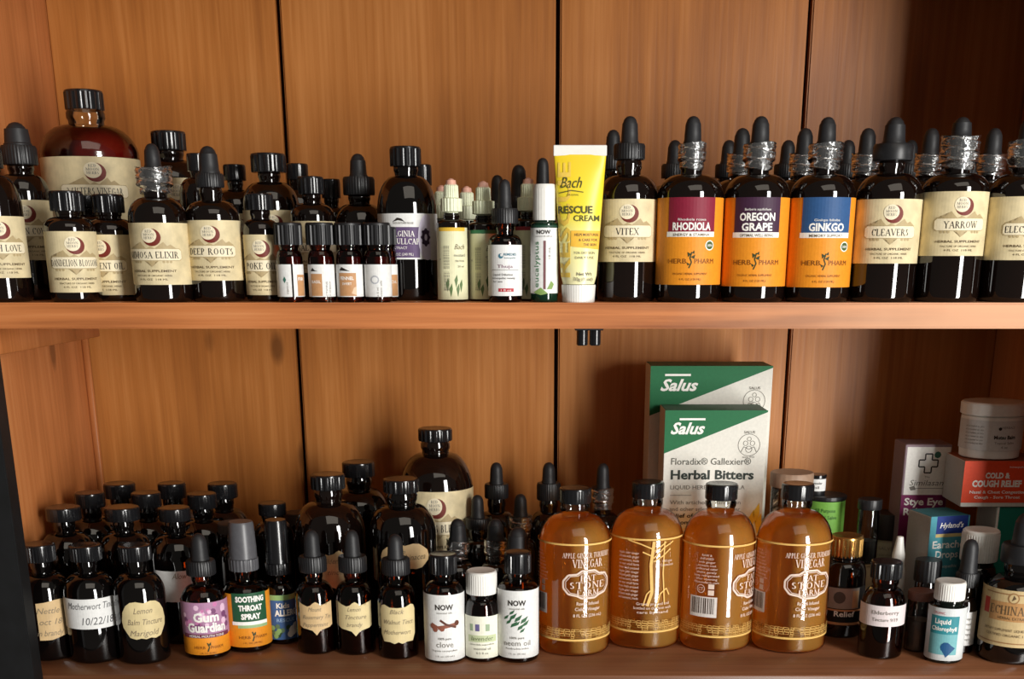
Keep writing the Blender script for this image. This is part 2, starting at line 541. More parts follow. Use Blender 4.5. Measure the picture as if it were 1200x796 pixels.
def redmoon(name, w=None, fs='serif', sub1='HERBAL SUPPLEMENT', sub2='4 FL OZ  118 ML', k=1.0, nx=0, bw=31, mh=1.0):
    def art(H):
        a = []
        q = H / 75.0
        # mountains
        a.append(P(MOUNT, [(-30, 31 * q), (-25, 29 * q), (-20, 29.5 * q), (-15, 24.5 * q), (-12, 23 * q), (-9, 27 * q), (-5, 31 * q)], 1))
        a.append(P(MOUNT, [(5, 31 * q), (11, 26 * q), (15, 23 * q), (19, 28 * q), (23, 26 * q), (30, 31 * q)], 1))
        a.append(P(MOUNT, [(-5, 31 * q), (0, 28 * q), (5, 31 * q)], 1))
        a.append(C_(MAROON, 2.2, 17.5 * q, 10.6 * k, 2, ry=10.6 * q * mh))
        a.append(C_(BANNER, -.8, 15.2 * q, 8.9 * k, 3, ry=8.9 * q * mh))
        for i, t_ in enumerate(('RED', 'MOON', 'HERBS')):
            a.append(T(INKG, t_, -.8, (11.6 + i * 4.0) * q, 2.9 * q, w=(8, 13, 12)[i] * k, b=.01, f='serif', l=4))
        # banner with outline
        def ban(m, e, l):
            return P(m, [(-bw + 3 - e, 31.5 * q - e), (bw - 3 + e, 31.5 * q - e), (bw + e, 34 * q), (bw + e, 43 * q), (bw - 3 + e, 45 * q + e),
                         (-bw + 3 - e, 45 * q + e), (-bw - e, 43 * q), (-bw - e, 34 * q)], l)
        a.append(ban(MOUNT, .7, 3)); a.append(ban(BANNER, 0, 4))
        a.append(T(INK, name, nx, 42.4 * q, 7.6 * q, w=w, f='serif', l=5))
        # scroll ornament
        a.append(P(MOUNT, [(-8, 46 * q), (8, 46 * q), (3, 48 * q), (1, 51 * q), (0, 53 * q), (-1, 51 * q), (-3, 48 * q)], 2))
        for x in (-22, -18, -14, 14, 18, 22): a.append(C_(MOUNT, x, 47 * q, 1.6, 2, 8))
        a.append(T(INKB, sub1, 0, 59.5 * q, 2.9 * q, w=56 * min(1, bw / 31), b=.012))
        a.append(T(INKB, 'TINCTURE OF ORGANIC HERBS', 0, 64.8 * q, 2.2 * q, w=44 * min(1, bw / 31)))
        a.append(T(INKB, sub2, 0, 69.5 * q, 2.4 * q, w=34 * min(1, bw / 31)))
        return a
    return art


def herbpharm(lines, mcol, sub, band2=None, panel=(-26, 32), seal=True, h=9.0, w=46):
    def art(H):
        q = H / 103.0
        c = sum(panel) / 2; a = []
        a.append(R_(mcol, panel[0], 0, panel[1], 40 * q, 1))
        a.append(R_(WH, panel[0] - 2, 40 * q, panel[1], 46 * q, 1))
        a.append(T(INKB, 'HEALTHY STRESS RESPONSE' if not band2 else band2, c, 45 * q, 3.2 * q, w=w * .95, b=.01))
        y = 38 * q - (len(lines) - 1) * 11.5 * q
        a.append(T(WH, sub, c, y - 11.5 * q if len(lines) > 1 else y - 11 * q, 2.8 * q, w=w * .72))
        for i, s in enumerate(lines): a.append(T(WH, s, c, y + i * 11.5 * q, h * q, w=w if len(s) > 5 else w * .86, b=.035))
        if seal:
            a.append(C_(WH, panel[1] - 6, 56 * q, 6, 1)); a.append(C_(mm('seal_green', (70, 92, 52)), panel[1] - 6, 56 * q, 4.8, 2))
            a.append(T(WH, 'USDA', panel[1] - 6, 57.2 * q, 2.6 * q, w=7, b=.02, l=3))
        br = mm('print_brown', (128, 74, 22)); gr = mm('sprig_green', (52, 62, 30))
        a.append(T(br, 'HERB', c - 16, 77.5 * q, 6 * q, w=22)); a.append(T(br, 'PHARM', c + 17, 77.5 * q, 6 * q, w=25))
        a += line_(gr, [(c - 2, 83 * q), (c + 1, 76 * q), (c - 1, 71 * q), (c + 1, 64 * q)], 1.4, 2)
        a.append(P(gr, [(c, 70 * q), (c + 5, 67 * q), (c + 4, 72 * q)], 3)); a.append(P(gr, [(c, 66 * q), (c - 4, 64 * q), (c - 3, 70 * q)], 3))
        a.append(P(gr, [(c + 1, 65 * q), (c + 4, 62 * q), (c + 4, 66 * q)], 3)); a.append(P(gr, [(c - 1, 78 * q), (c - 5, 76 * q), (c - 3, 80 * q)], 3))
        a.append(T(br, 'ORGANIC HERBAL SUPPLEMENT', c, 91 * q, 2.6 * q, w=42)); a.append(T(br, '4 FL OZ (120 ML)', c, 97.5 * q, 2.5 * q, w=26))
        return a
    return art


def hand(lines, m=PENCIL, h=7, rot=0.0, w=36, y0=12, dy=13):
    def art(H):
        return [T(m, s, (i % 2) * 2 - 1, y0 + i * dy, h, w=min(w, len(s) * h * .62), sh=.35, rot=rot, l=1) for i, s in enumerate(lines)]
    return art


def now_art(kind):
    def art(H):
        a = [T(INK, 'NOW', 0, 17, 6.2, w=21, b=.03), T(INKG, 'essential oils', 0, 21.6, 2.2, w=18)]
        if kind == 'clove':
            br = mm('clove_brown', (140, 84, 66)); bd = mm('clove_dark', (96, 54, 40))
            a += line_(br, [(-16, 34), (-8, 38), (16, 34)], 4, 1) + line_(bd, [(-5, 29), (2, 34), (14, 38)], 2.6, 2)
            for x, y in ((-14, 36), (15, 33), (-3, 39), (-11, 40)): a.append(C_(bd if x > 0 else br, x, y, 3.2, 3, 7))
            a += [T(INKG, '100% pure', 0, 52, 2.8, w=15, b=.01), T(INKG, 'clove', 0, 61, 7, w=20), T(INKG, 'Eugenia caryophyllata', 0, 66, 2.2, w=30), T(INKG, '1 fl. oz. (30 mL)', 0, 72.5, 2, w=22)]
        else:
            g = mm('leaf_green', (52, 96, 66))
            for i, (x, y, s) in enumerate(((-5, 30, 1), (1, 32, 1), (8, 34, 1), (-10, 36, .8), (-4, 39, .9), (4, 42, .9), (10, 38, .9), (-13, 31, .7), (-6, 25, .7), (6, 46, .7), (0, 38, .7))):
                a.append(P(g, [(x - 4 * s, y + 4 * s), (x - 2.5 * s, y - .5 * s), (x + 5 * s, y - 4.5 * s), (x + 2 * s, y + 1.5 * s)], 1 + i % 3))
            a += [T(INKG, '100% pure', 0, 56, 2.8, w=17, b=.01), T(INKG, 'neem oil', 0, 64, 6.4, w=32), T(INKG, 'Azadirachta indica', 0, 68.4, 2.2, w=28), T(INKG, '1 fl. oz. (30 mL)', 0, 74.5, 2, w=20)]
        return a
    return art


def mini_art(kind):
    br = mm('kraft_panel', (190, 142, 98)); gr = mm('pale_grey_print', (176, 178, 184))
    def art(H):
        a = []
        if kind == 0:      # white back with leaf, slit, and start of brown panel
            a += [P(mm('leaf_teal', (60, 110, 96)), [(-9, 18), (-7, 14), (-5, 18), (-7, 22)], 1), R_(GLASS, 1.3, -.5, 3.2, H + .5, 1),
                  R_(br, 8, 12, 20, H - 1, 1), T(WH, 'FIR', 13, 19, 4, w=8, b=.02)]
            a += [T(INKG, 'organic oil', -3, 28, 2, w=14, rot=-math.pi / 2)]
        elif kind == 1:
            a += [R_(br, -14, 11, 0, H - 1, 1), T(WH, 'BASIL', -7, 22, 3.6, w=11, b=.01), P(INK, [(-14, 8), (-11, 4), (-8, 7), (-4, 8)], 1),
                  T(INKG, 'DIRECTIONS', 6, 34, 2, w=28, rot=-math.pi / 2), T(INKG, 'KEEP OUT OF REACH', 10, 34, 2, w=28, rot=-math.pi / 2)]
        elif kind == 2:
            a += [R_(br, -14, 10, 7, H - 1, 1), P(INK, [(-13, 7), (-10, 3), (-6, 5), (0, 8)], 1), T(WH, 'FENNEL', -4, 18, 4, w=16, b=.02),
                  T(WH, 'SWEET', -4, 24, 3, w=11, b=.01), P(mm('kraft_pale', (222, 190, 158)), [(1, 34), (4, 27), (7, 26), (7, 36)], 2)]
        elif kind == 3:
            a += [C_(gr, -4, 18, 5, 1), C_(WHITE, -4, 18, 3.4, 2), T(INKG, 'mountain oils', 4, 32, 2.2, w=26, rot=-math.pi / 2), T(INKG, 'net 5 ml', 0, 34, 2, w=14, rot=-math.pi / 2)]
        else:
            a += [R_(br, 4, 12, 16, H - 1, 1), T(WH, 'OIL', 9, 22, 3.4, w=8)]
        return a
    return art


def purple_art(H):
    pu = mm('purple_panel', (92, 72, 108)); dk = mm('dark_purple', (60, 44, 66)); lav = mm('lavender_pale', (214, 206, 226))
    a = [R_(pu, -31, 16, 12, 52, 1), C_(lav, 22, 28, 12, 2, 28, ry=27), R_(WHITE, 27, 0, 40, 55, 3)]
    a += [P(INK, [(-20, 10), (-14, 5), (-9, 6), (-5, 10), (0, 12), (-8, 9), (-13, 8)], 1), T(INKG, 'MOUNTAIN ROSE', -7, 12.5, 2.4, w=24)]
    a += [C_(dk, 20, 28, 5.5, 4, 10, ry=10), C_(lav, 20, 28, 2, 5, 10, ry=4)]
    for k in range(8):
        an = k * math.pi / 4
        a.append(C_(dk, 20 + 5 * math.cos(an), 28 + 9 * math.sin(an), 2, 4, 7))
    a += [T(WH, 'VIRGINIA', -10, 27, 6.4, w=32, f='serif'), T(WH, 'SKULLCAP', -6, 36, 6.4, w=36, f='serif'), T(WH, 'EXTRACT', -12, 42, 3.2, w=18), T(WH, '8 FL OZ (240 ML)', -10, 49.5, 3.2, w=28)]
    return a


def flower_art(stripe, sub='mustard'):
    def art(H):
        a = [R_(stripe, -17, 0, 17, 4, 1)]
        for i in range(6): a.append(T(INKG, 'flower essence', -9 + i * 1.8, 70, 1.5, w=50, rot=-math.pi / 2, al='L', l=2) if i < 4 else R_(INKG, -16, 30 + i, -15, 31 + i))
        a += [T(INKB, 'Bach', 9, 24, 6, w=13, sh=.4, b=-.005), T(INKG, sub, 9, 32, 3.4, w=14), T(INKG, 'DILUTION', 9, 38, 2.4, w=11), T(INKG, '20 ml', 10, 44, 2.4, w=8)]
        gl = mm('sage_leaf', (96, 120, 76))
        for x, y in ((-6, 62), (-2, 68), (4, 58), (6, 68), (10, 63)): a.append(P(gl, [(x, y + 9), (x - 2, y), (x + 1, y - 6), (x + 2, y)], 1))
        return a
    return art


def white_small(H):
    rd = mm('small_red', (176, 52, 62)); tl = mm('small_teal', (70, 120, 140))
    return [C_(tl, -5, 13, 3, 1, 10), C_(WHITE, -4, 12, 1.6, 2, 8), T(tl, 'REMEDIES', 6, 12.5, 3, w=15, b=.01), T(tl, 'homeopathic', 6, 16, 2, w=14),
            T(mm('mauve_ink', (130, 90, 110)), 'Thuja', 0, 27, 4, w=18, f=None), R_(INKG, -17, 29, 17, 29.5), T(INK, 'Liquid Dilution', -3, 36, 2.6, w=24, al='C'), T(INK, 'homeopathic remedy', -2, 40, 2.4, w=28),
            T(INK, 'for use', -9, 44, 2.4, w=12), R_(rd, -8, 51, 10, 55, 1), T(WH, '1 fl oz', 1, 54.3, 2.4, w=12, l=2)]


def euca_art(H):
    return [R_(mm('deep_green', (30, 66, 50)), -20, -3, 20, -.4, 1), T(INK, 'NOW', -1, 7, 4.6, w=16, b=.03), T(INKG, 'essential oil roll-on', -1, 10.5, 1.8, w=20),
            T(mm('eucalypt_green', (78, 128, 92)), 'eucalyptus', -6.5, 70, 6.5, w=54, rot=-math.pi / 2, al='L'),
            R_(mm('mauve_stripe', (120, 80, 84)), -1.2, 15, 1.6, 72, 1), T(INKG, '10 mL', 7, 36, 2.4, w=14, rot=-math.pi / 2, al='L'),
            P(mm('leaf_lime', (130, 160, 90)), [(3, 72), (8, 62), (12, 66), (9, 72)], 1), P(mm('leaf_lime', (130, 160, 90)), [(-14, 76), (-4, 70), (4, 77), (-4, 79)], 1)]


def bubble(w, h, kind='bracket'):
    """outline of a cut paper label, centred on x=0, y from 0 (top) to h"""
    a = w / 2
    if kind == 'bracket':
        half = [(0, -3), (3, -1.5), (6, 1.2), (a * .45, 2.2), (a * .75, 0), (a, -2.5), (a, h * .25), (a - .6, h * .6), (a, h * .82),
                (a * .8, h * .9), (a * .5, h * .93), (a * .22, h * .98), (0, h + 5)]
    elif kind == 'cloud':
        half = [(0, 0), (a * .3, -2), (a * .55, -1), (a * .75, 3), (a * .92, h * .25), (a, h * .5), (a * .95, h * .68), (a * .8, h * .82), (a * .66, h * .95),
                (a * .4, h), (a * .2, h * .97), (0, h)]
    else:
        half = [(0, 2), (a * .4, 1.5), (a * .7, -1.5), (a * .9, 0), (a, h * .12), (a * .96, h * .5), (a * .97, h * .8), (a * .8, h), (a * .45, h), (a * .2, h + 2), (0, h)]
    return half + [(-x, y) for x, y in half[::-1]][1:-1]


CWH = mm('print_cider_white', (224, 202, 186))


def cider_front(H):
    a = band_art(H)
    a += [T(CWH, 'APPLE GINGER TURMERIC', 0, 16, 5.5, w=62, b=.01, f='serif'), T(CWH, 'VINEGAR', 0, 27, 9, w=38, f='serif'),
          ]
    oct_ = [(-30, 43), (-24, 36), (-14, 35), (-8, 31), (8, 31), (14, 35), (24, 36), (30, 43), (30, 51), (24, 58), (14, 60), (8, 63), (-8, 63), (-14, 60), (-24, 58), (-30, 51), (-30, 43)]
    a += line_(CWH, oct_, 2.2, 2) + line_(CWH, [(x * .9, 47 + (y - 47) * .86) for x, y in oct_], .7, 2)
    a += [T(CWH, 'FAT', 0, 42.5, 6.2, w=20, f='serif'), T(CWH, 'STONE', 0, 51.5, 7.4, w=46, b=.02, f='serif'), T(CWH, 'FARM', 0, 59.5, 6.2, w=28, f='serif'),
          T(CWH, 'Raw & Infused', 0, 71, 4, w=28, b=.01), T(CWH, 'Cider Vinegar', 0, 77.5, 4, w=32, b=.01), T(CWH, '8 FL OZ (236 mL)', 0, 85, 3.6, w=36, b=.01)]
    return a


def band_art(H, half=95):
    ye = mm('print_gold', (226, 184, 104)); bw_ = mm('wall_ink', (104, 74, 20))
    a = []
    r = random.Random(3)
    x = -half
    a.append(R_(ye, -half, 0, half, 2, 1)); a.append(R_(ye, -half, H - 2.4, half, H, 1))
    while x < half:                                  # dry-stone wall printed in gold outline
        y = H - 14.5
        w_ = 3 + r.random() * 5
        for j in range(4):
            hh = 2.6
            x0 = x + r.random() * 2
            a += line_(ye if r.random() < .8 else bw_, [(x0, y), (x0 + w_ - 1, y + r.random()), (x0 + w_ - 1, y + hh), (x0, y + hh), (x0, y)],   .42, 1)
            y += hh + .2
        x += w_
    return a


def barcode(x, y, w, h, m0=None):
    a = [R_(mm('barcode_white', (214, 206, 200)), x, y, x + w, y + h, 2)]
    r = random.Random(11); c = x + 3
    while c < x + w - 3:
        t_ = .5 + r.random() * 1.1
        a.append(R_(mm('barcode_ink', (60, 40, 26)), c, y + 1.5, c + t_, y + h - 4, 3)); c += t_ + .7 + r.random() * .8
    return a


def cider_side(dx):
    def art(H):
        a = []
        r = random.Random(5)
        ws = [12, 16, 20, 22, 26, 24, 30, 26, 30]
        words = ['RAW &', 'INFUSED', 'with ginger', 'turmeric root', 'unfiltered cider', 'shake gently', 'keep refrigerated', 'after opening', 'fatstonefarm.com']
        for i, (s, w_) in enumerate(zip(words, ws)): a.append(T(CWH, s, dx, 13 + i * 3.9, 2.6, w=w_, b=.0))
        a += ring_(CWH, dx - 6, 51, 5, .7, 1, 14) + [T(CWH, 'CT', dx - 6, 53, 4, w=6), R_(CWH, dx + 3, 45, dx + 10, 50.5, 1), R_(CWH, dx + 3, 52, dx + 10, 58, 1)]
        return a + barcode(dx - 20, 60, 34, 24)
    return art


def cider_back(H):
    ye = mm('print_gold', (226, 184, 104))
    a = band_art(H)
    for i in range(13): a.append(T(CWH, ['Apple cider vinegar', 'infused with ginger', 'and turmeric, made', 'on our small farm', 'from fresh pressed'][i % 5], -25 + 4, 18 + i * 4.4, 3, w=26, b=0))
    a += line_(ye, [(9, 3), (6, 30), (8, 62), (3, 78)], 3.6, 1) + line_(ye, [(22, 3), (21, 40), (24, 76)], 1.6, 1)
    for q in ([(9, 12), (-6, 6), (-22, 2)], [(8, 20), (-4, 15)], [(9, 22), (22, 10), (34, 4)], [(10, 14), (24, 4)], [(9, 26), (20, 20), (30, 12)], [(-2, 78), (2, 64), (6, 60)], [(14, 80), (18, 64), (26, 58), (30, 66)]):
        a += line_(ye, q, 1.5, 1)
    a += [T(CWH, 'Old Lyme', 26, 27, 3, w=13), T(CWH, 'Connecticut', 26, 31.5, 3, w=17), T(CWH, 'Grown, pressed and', 10, 77, 3.4, w=40), T(CWH, 'bottled on the farm with', 10, 82, 3.4, w=46), T(CWH, 'care by hand', 10, 87, 3.4, w=38)]
    return a


# ------------------------------------------------------------------ bottle builder
SHELF = {'U': 0.0, 'L': -0.286}


def boston(r, zs, rn, zn, zt, seg=40, heel=None):
    heel = heel or r * 0.16
    pr = [(0, 0), (r - heel, 0)]
    for i in range(1, 5):
        a = math.pi / 2 * i / 4
        pr.append((r - heel + heel * math.sin(a), heel * (1 - math.cos(a))))
    pr.append((r, zs * .5)); pr.append((r, zs))
    n = 10
    hh = zn - zs
    for i in range(1, n + 1):                       # rounded shoulder, then a short sweep into the neck
        t_ = i / n; a = math.pi / 2 * t_
        rr = rn + (r - rn) * math.cos(a) ** .9
        pr.append((max(rn, rr), zs + hh * math.sin(a) ** 1.15 * (1 if t_ < 1 else 1)))
    pr.append((rn, zn + (zt - zn) * .2))
    pr.append((rn * 1.09, zn + (zt - zn) * .35)); pr.append((rn * 1.09, zn + (zt - zn) * .6)); pr.append((rn, zn + (zt - zn) * .75))
    pr.append((rn, zt)); pr.append((0, zt))
    return pr


def bulb_prof(r, z0, z1):
    h = z1 - z0
    return [(r * 1.12, z0), (r * 1.12, z0 + h * .06), (r * 1.03, z0 + h * .12), (r * 1.0, z0 + h * .35), (r * .93, z0 + h * .7),
            (r * .86, z1 - r * .75), (r * .72, z1 - r * .4), (r * .48, z1 - r * .14), (r * .22, z1 - r * .03), (0, z1)]


def bottle(name, label, u, v, w, vs, Y=None, base=None, sh='U', clo='cap', wn=None, wc=None, wb=None, cat='bottle', group=None,
           lab=None, glass=None, cm=None, rot=0.0, liq=None, lm=None, rib=28, square=False, r=None, ribd=None):
    """vs = (top, collar_top or None, cap_bottom, neck_v, shoulder_v) in pixels. lab = (top, bot, paper, art, off_px, halfspan or outline)."""
    zf = SHELF[sh]
    if Y is None:
        yf = PY(base, zf); t0 = PT(base, yf); Y = yf + w / 2 * t0
    t = PT(v, Y)
    r = r or w / 2 * t
    X = PX(u, v, Y)
    if name == 'tincture_bottle' or True:
        pass
    o = thing(name, label, cat, (X, Y, zf), rot, group)
    top, vcol, vcb, vn, vsh = vs
    wc = wc or w * .5; wn = wn or wc * .72
    rc, rn = wc / 2 * t, wn / 2 * t
    ztop = PZ(top, Y + (rc if (top > 300 and clo.startswith('cap')) else 0)) - zf
    zcb = PZ(vcb, Y - rc) - zf; zn = PZ(vn, Y - rn * .5) - zf; zs = PZ(vsh, Y) - zf
    zs = min(zs, zn - .001)
    glass = glass or GLASS
    pr = boston(r, zs, rn, zn, zcb + (ztop - zcb) * .25 if not clo.startswith('drop') else zcb + .003)
    bm = lathe(pr)
    if square:
        for q in bm.verts:
            rad = math.hypot(q.co.x, q.co.y)
            if rad > 1e-5 and q.co.z < zs + .001:
                a = math.atan2(q.co.y, q.co.x); k = 1 / max(abs(math.cos(a)), abs(math.sin(a)))
                f = min(k, 1.16); q.co.x *= f * .92; q.co.y *= f * .92
    g = finish(bm, 'glass_body' if glass in (AMBER, CLEAR) else 'bottle_body', glass, o)
    if liq is not None:
        zl = PZ(liq, Y) - zf
        pl = []
        e = .0011
        for (a, b) in pr:
            if b <= zl - e: pl.append((max(0, a - e), max(b, e)))
        rl = pl[-1][0] if pl else r - e
        pl = [(0, e)] + [q for q in pl if q[0] > 0]
        for (a0, b0), (a1, b1) in zip(pr, pr[1:]):
            if b0 <= zl < b1: rl = max(.001, a0 + (a1 - a0) * (zl - b0) / (b1 - b0) - e)
        pl += [(rl, zl), (0, zl)]
        finish(lathe(pl), 'liquid', lm or BROWNLIQ, o)
    cm = cm or (RUBBER if clo.startswith('drop') else BLACKP)
    if clo.startswith('cap'):
        h = ztop - zcb
        rb = rib if 'rib' in clo or 'flute' in clo else 0
        pc = [(rc * .97, zcb), (rc, zcb + h * .06), (rc, zcb + h * .86), (rc * .97, zcb + h * .96), (rc * .9, ztop), (0, ztop)]
        pc = [(rc * .97, zcb), (rc, zcb + h * .05), (rc, zcb + h * .9)]
        c = finish(lathe([(rc * .98, zcb), (rc, zcb + h * .06), (rc, zcb + h * .88)], rib=rb or 24, ribd=(ribd or rc * .06) if rb else rc * .012, cap_top=True), 'cap', cm, o)
        finish(lathe([(rc * .985, zcb + h * .87), (rc * .97, zcb + h * .96), (rc * .9, ztop), (rc * .7, ztop - h * .02), (0, ztop - h * .02)]), 'cap_top', cm, c)
    elif clo.startswith('drop'):
        zc = PZ(vcol, Y - rc * .5) - zf
        wb = wb or wc * .55; rb_ = wb / 2 * t
        h = zc - zcb
        wrapm = 'wrap' in clo
        rk = rc * (.86 if wrapm else 1)
        finish(lathe([(rk * .97, zcb), (rk, zcb + h * .08), (rk, zcb + h * .86), (rk * .93, zc), (rb_, zc)], rib=0 if 'smooth' in clo else 34, ribd=rk * .022), 'collar', cm if cm is not RUBBER else DULLB, o)
        finish(lathe(bulb_prof(rb_, zc, ztop), seg=28), 'rubber_bulb', cm, o)
        if wrapm:
            pw = []
            z0 = zcb - (zcb - zn) * .7; z1 = zc + h * .02
            n = 13
            for i in range(n + 1):
                zz = z0 + (z1 - z0) * i / n
                base_r = rc * (1.0 if zz > zcb - .001 else .86)
                pw.append((base_r * (1 + (.06 if i % 2 else -.01)), zz))
            bw_ = lathe(pw, seg=30, cap_top=False, cap_bot=False)
            rs = random.Random(name + label)
            for q in bw_.verts:
                an = math.atan2(q.co.y, q.co.x); k = 1 + rs.uniform(-.012, .012); q.co.x *= k; q.co.y *= k; q.co.z += .0008 * math.sin(an * 2 + q.co.z * 900) + rs.uniform(-.0002, .0002)
            finish(bw_, 'shrink_band', WRAP, o, ang=60)
    elif clo == 'spray':
        zc = PZ(vcol, Y - rc * .5) - zf; h = ztop - zc
        finish(lathe([(rc * 1.04, zcb), (rc * 1.06, zcb + .001), (rc * 1.06, zc - .0005), (rc * .9, zc)], rib=24, ribd=rc * .04), 'spray_collar', cm, o)
        finish(lathe([(rc * 1.0, zc), (rc * .99, zc + h * .3), (rc * .9, zc + h * .93), (rc * .82, ztop), (0, ztop)]), 'spray_cap', cm, o)
    if lab:
        lt, lb, pm, art, off = lab[:5]
        ext = lab[5] if len(lab) > 5 else 1.95
        zt_, zb_ = PZ(lt, Y - r) - zf, PZ(lb, Y - r) - zf
        H = lb - lt
        sy = (zt_ - zb_) / H
        tf = PT((lt + lb) / 2, Y - r)
        thc = -math.atan2(X, Y - CY) + math.asin(max(-.99, min(.99, off * t / r)))
        if isinstance(ext, list):
            L = art_mesh('label', [P(pm, ext, 0)], tf, sy, zt_, r, thc, .0002, o)
        else:
            hw = ext * r / tf
            L = art_mesh('label', [R_(pm, -hw, 0, hw, H, 0)], tf, sy, zt_, r, thc, .0002, o) if pm else None
        if art:
            art_mesh('print', art(H), tf, sy, zt_, r, thc, .0003, L or o)
    return o


def put_sub(parent, art, Y, r, X, lt, lb, off, name='print'):
    zf = parent.location.z
    zt_, zb_ = PZ(lt, Y - r) - zf, PZ(lb, Y - r) - zf
    t = PT((lt + lb) / 2, Y - r)
    thc = -math.atan2(X, Y - CY) + off
    return art_mesh(name, art(lb - lt), t, (zt_ - zb_) / (lb - lt), zt_, r, thc, .0003, parent)


#==STRUCTURE==
YB = 0.27; XL, XR = -0.425, 0.437; ZTOP = 0.27; ZF = -0.286
# back wall of vertical boards with open joints
wb = bpy.data.objects.new('wall_back', None); COL.objects.link(wb); tag(wb, kind='structure')
gx = [XL, PX(336, 200, YB), PX(653, 200, YB), PX(938, 200, YB), XR]
for i in range(4):
    g = .0019
    bm = box_bm(gx[i] + (0 if i == 0 else g), gx[i + 1] - (0 if i == 3 else g), YB, YB + .014, ZF - .02, ZTOP, .0014, 2)
    for q in bm.verts: q.co.y += (0.0, .0012, .0004, .0016)[i] * (1 if q.co.y < YB + .005 else 0)
    finish(bm, 'plank', WOOD_BACK, wb, ang=50)
finish(box_bm(XL, XR, YB + .0145, YB + .018, ZF - .02, ZTOP), 'backing', DARKGAP, wb, smooth=False)
tag(finish(box_bm(XL - .02, XL, 0.0, YB + .018, ZF - .02, ZTOP), 'wall_left', WOOD_SIDE, smooth=False), kind='structure')
tag(finish(box_bm(XR, XR + .02, 0.0, YB + .018, ZF - .02, ZTOP), 'wall_right', WOOD_SIDE, smooth=False), kind='structure')
tag(finish(box_bm(XL - .02, XR + .02, 0.0, YB + .018, ZTOP, ZTOP + .02), 'ceiling', WOOD_BACK, smooth=False), kind='structure')
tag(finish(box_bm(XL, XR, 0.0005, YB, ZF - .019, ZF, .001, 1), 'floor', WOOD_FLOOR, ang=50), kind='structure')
# face frame stiles and rails, painted black
xs = PX(45, 790, -.004)
tag(finish(box_bm(XL - .06, -.3925, -.0195, -.0005, ZF - .06, -.02, .0012, 2), 'trim_1', PAINT, ang=50), kind='structure')
tag(finish(box_bm(XR, XR + .06, -.0195, -.0005, ZF - .06, ZTOP + .06, .0012, 2), 'trim_2', PAINT, ang=50), kind='structure')
tag(finish(box_bm(-.3925, XR, -.012, 0.0, ZF - .06, ZF - .0035, .0012, 2), 'trim_3', PAINT, ang=50), kind='structure')
# shelf and its cleat
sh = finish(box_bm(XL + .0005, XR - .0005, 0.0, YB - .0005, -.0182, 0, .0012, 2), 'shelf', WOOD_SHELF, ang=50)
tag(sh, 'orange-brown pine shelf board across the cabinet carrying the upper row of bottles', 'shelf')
zc = PZ(407, .12)
bm = box_bm(XL, XL + .019, .004, YB - .006, zc, -.0186, .001, 1)
tag(finish(bm, 'shelf_cleat', WOOD_SIDE, ang=50), 'wooden cleat on the left side wall holding up the shelf board', 'cleat')
bm = box_bm(XL, XL + .006, YB - .005, YB, ZF, zc - .001, .0008, 1)
tag(finish(bm, 'trim_4', WOOD_SIDE, ang=50), kind='structure')
# catch under the shelf
k = thing('cabinet_catch', 'small dark metal roller catch hanging under the shelf board', 'catch', (PX(690, 395, .012), .014, -.0182))
finish(box_bm(-.0105, .0105, -.007, .012, -.0016, 0, .0004, 1), 'plate', DULLB, k)
for s in (-1, 1):
    b = lathe([(.0001, -.0128), (.0035, -.0128), (.0042, -.012), (.0042, -.0016)], seg=24)
    for q in b.verts: q.co.x += s * .0048
    finish(b, 'roller', BLACKP, k)
#==UPPER==
RM = 'tincture_bottle'
G1 = 'parchment-label tincture bottles on the shelf'
bottle(RM, 'parchment-label bottle cut off by the left edge, standing on the shelf', -2, 290, 64, (172, None, 196, 205, 240), Y=.026, wc=34, lab=(253, 326, CREAM, redmoon('EARTH LOVE', 50), 3), group=None)
bottle('dropper_bottle', 'parchment-label dropper bottle behind the leftmost bottle, front of the red vinegar', 32, 260, 58, (143, 170, 192, 204, 228), Y=.077, clo='drop', wc=40, wb=28, wn=27, lab=(234, 305, CREAM, redmoon('BROWN COW', 46), -2))
bottle('vinegar_bottle', 'big clear bottle of dark red vinegar with parchment label and black cap', 105, 180, 112, (106, None, 127, 146, 183), Y=.142, wc=44, wn=40, glass=CLEAR, liq=152, lm=REDLIQ,
       lab=(183, 262, CREAM, redmoon('3 SISTERS VINEGAR', 66, bw=40, k=1.15), 2, 1.5), clo='capflute', rib=16)
bottle(RM, 'small fluted-cap bottle with parchment dandelion label, in front of the red vinegar', 85, 300, 58, (224, None, 247, 254, 268), Y=.023, wc=38, wn=26, clo='capflute', rib=18, lab=(271, 343, CREAM, redmoon('DANDELION BLOSSOM', 58, bw=29), 2))
bottle(RM, 'small fluted-cap parchment-label oil bottle just right of the dandelion one', 133, 300, 56, (228, None, 249, 256, 272), Y=.048, wc=36, wn=26, clo='capflute', rib=18, lab=(275, 346, CREAM, redmoon('OINTMENT OIL', 52, bw=29), -14))
bottle(RM, 'dark bottle mostly hidden between the dandelion and oil bottles, neck showing', 104, 260, 40, (229, None, 243, 252, 262), Y=.083, wc=28, wn=20, r=.0145)
bottle('dropper_bottle', 'dropper bottle with parchment mimosa label and grey collar', 188, 290, 67, (168, 196, 215, 231, 256), Y=.023, clo='dropwrap', wc=40, wb=18, wn=26, lab=(261, 334, CREAM, redmoon('MIMOSA ELIXIR', 64, bw=36), -11))
bottle(RM, 'tall dark screw-cap bottle at the back between the vinegar and mimosa dropper', 198, 170, 76, (154, None, 175, 187, 213), Y=.165, wc=40, wn=30, clo='capflute', rib=16, r=.0255, lab=(208, 290, CREAM, redmoon('TONIC', 30), 5))
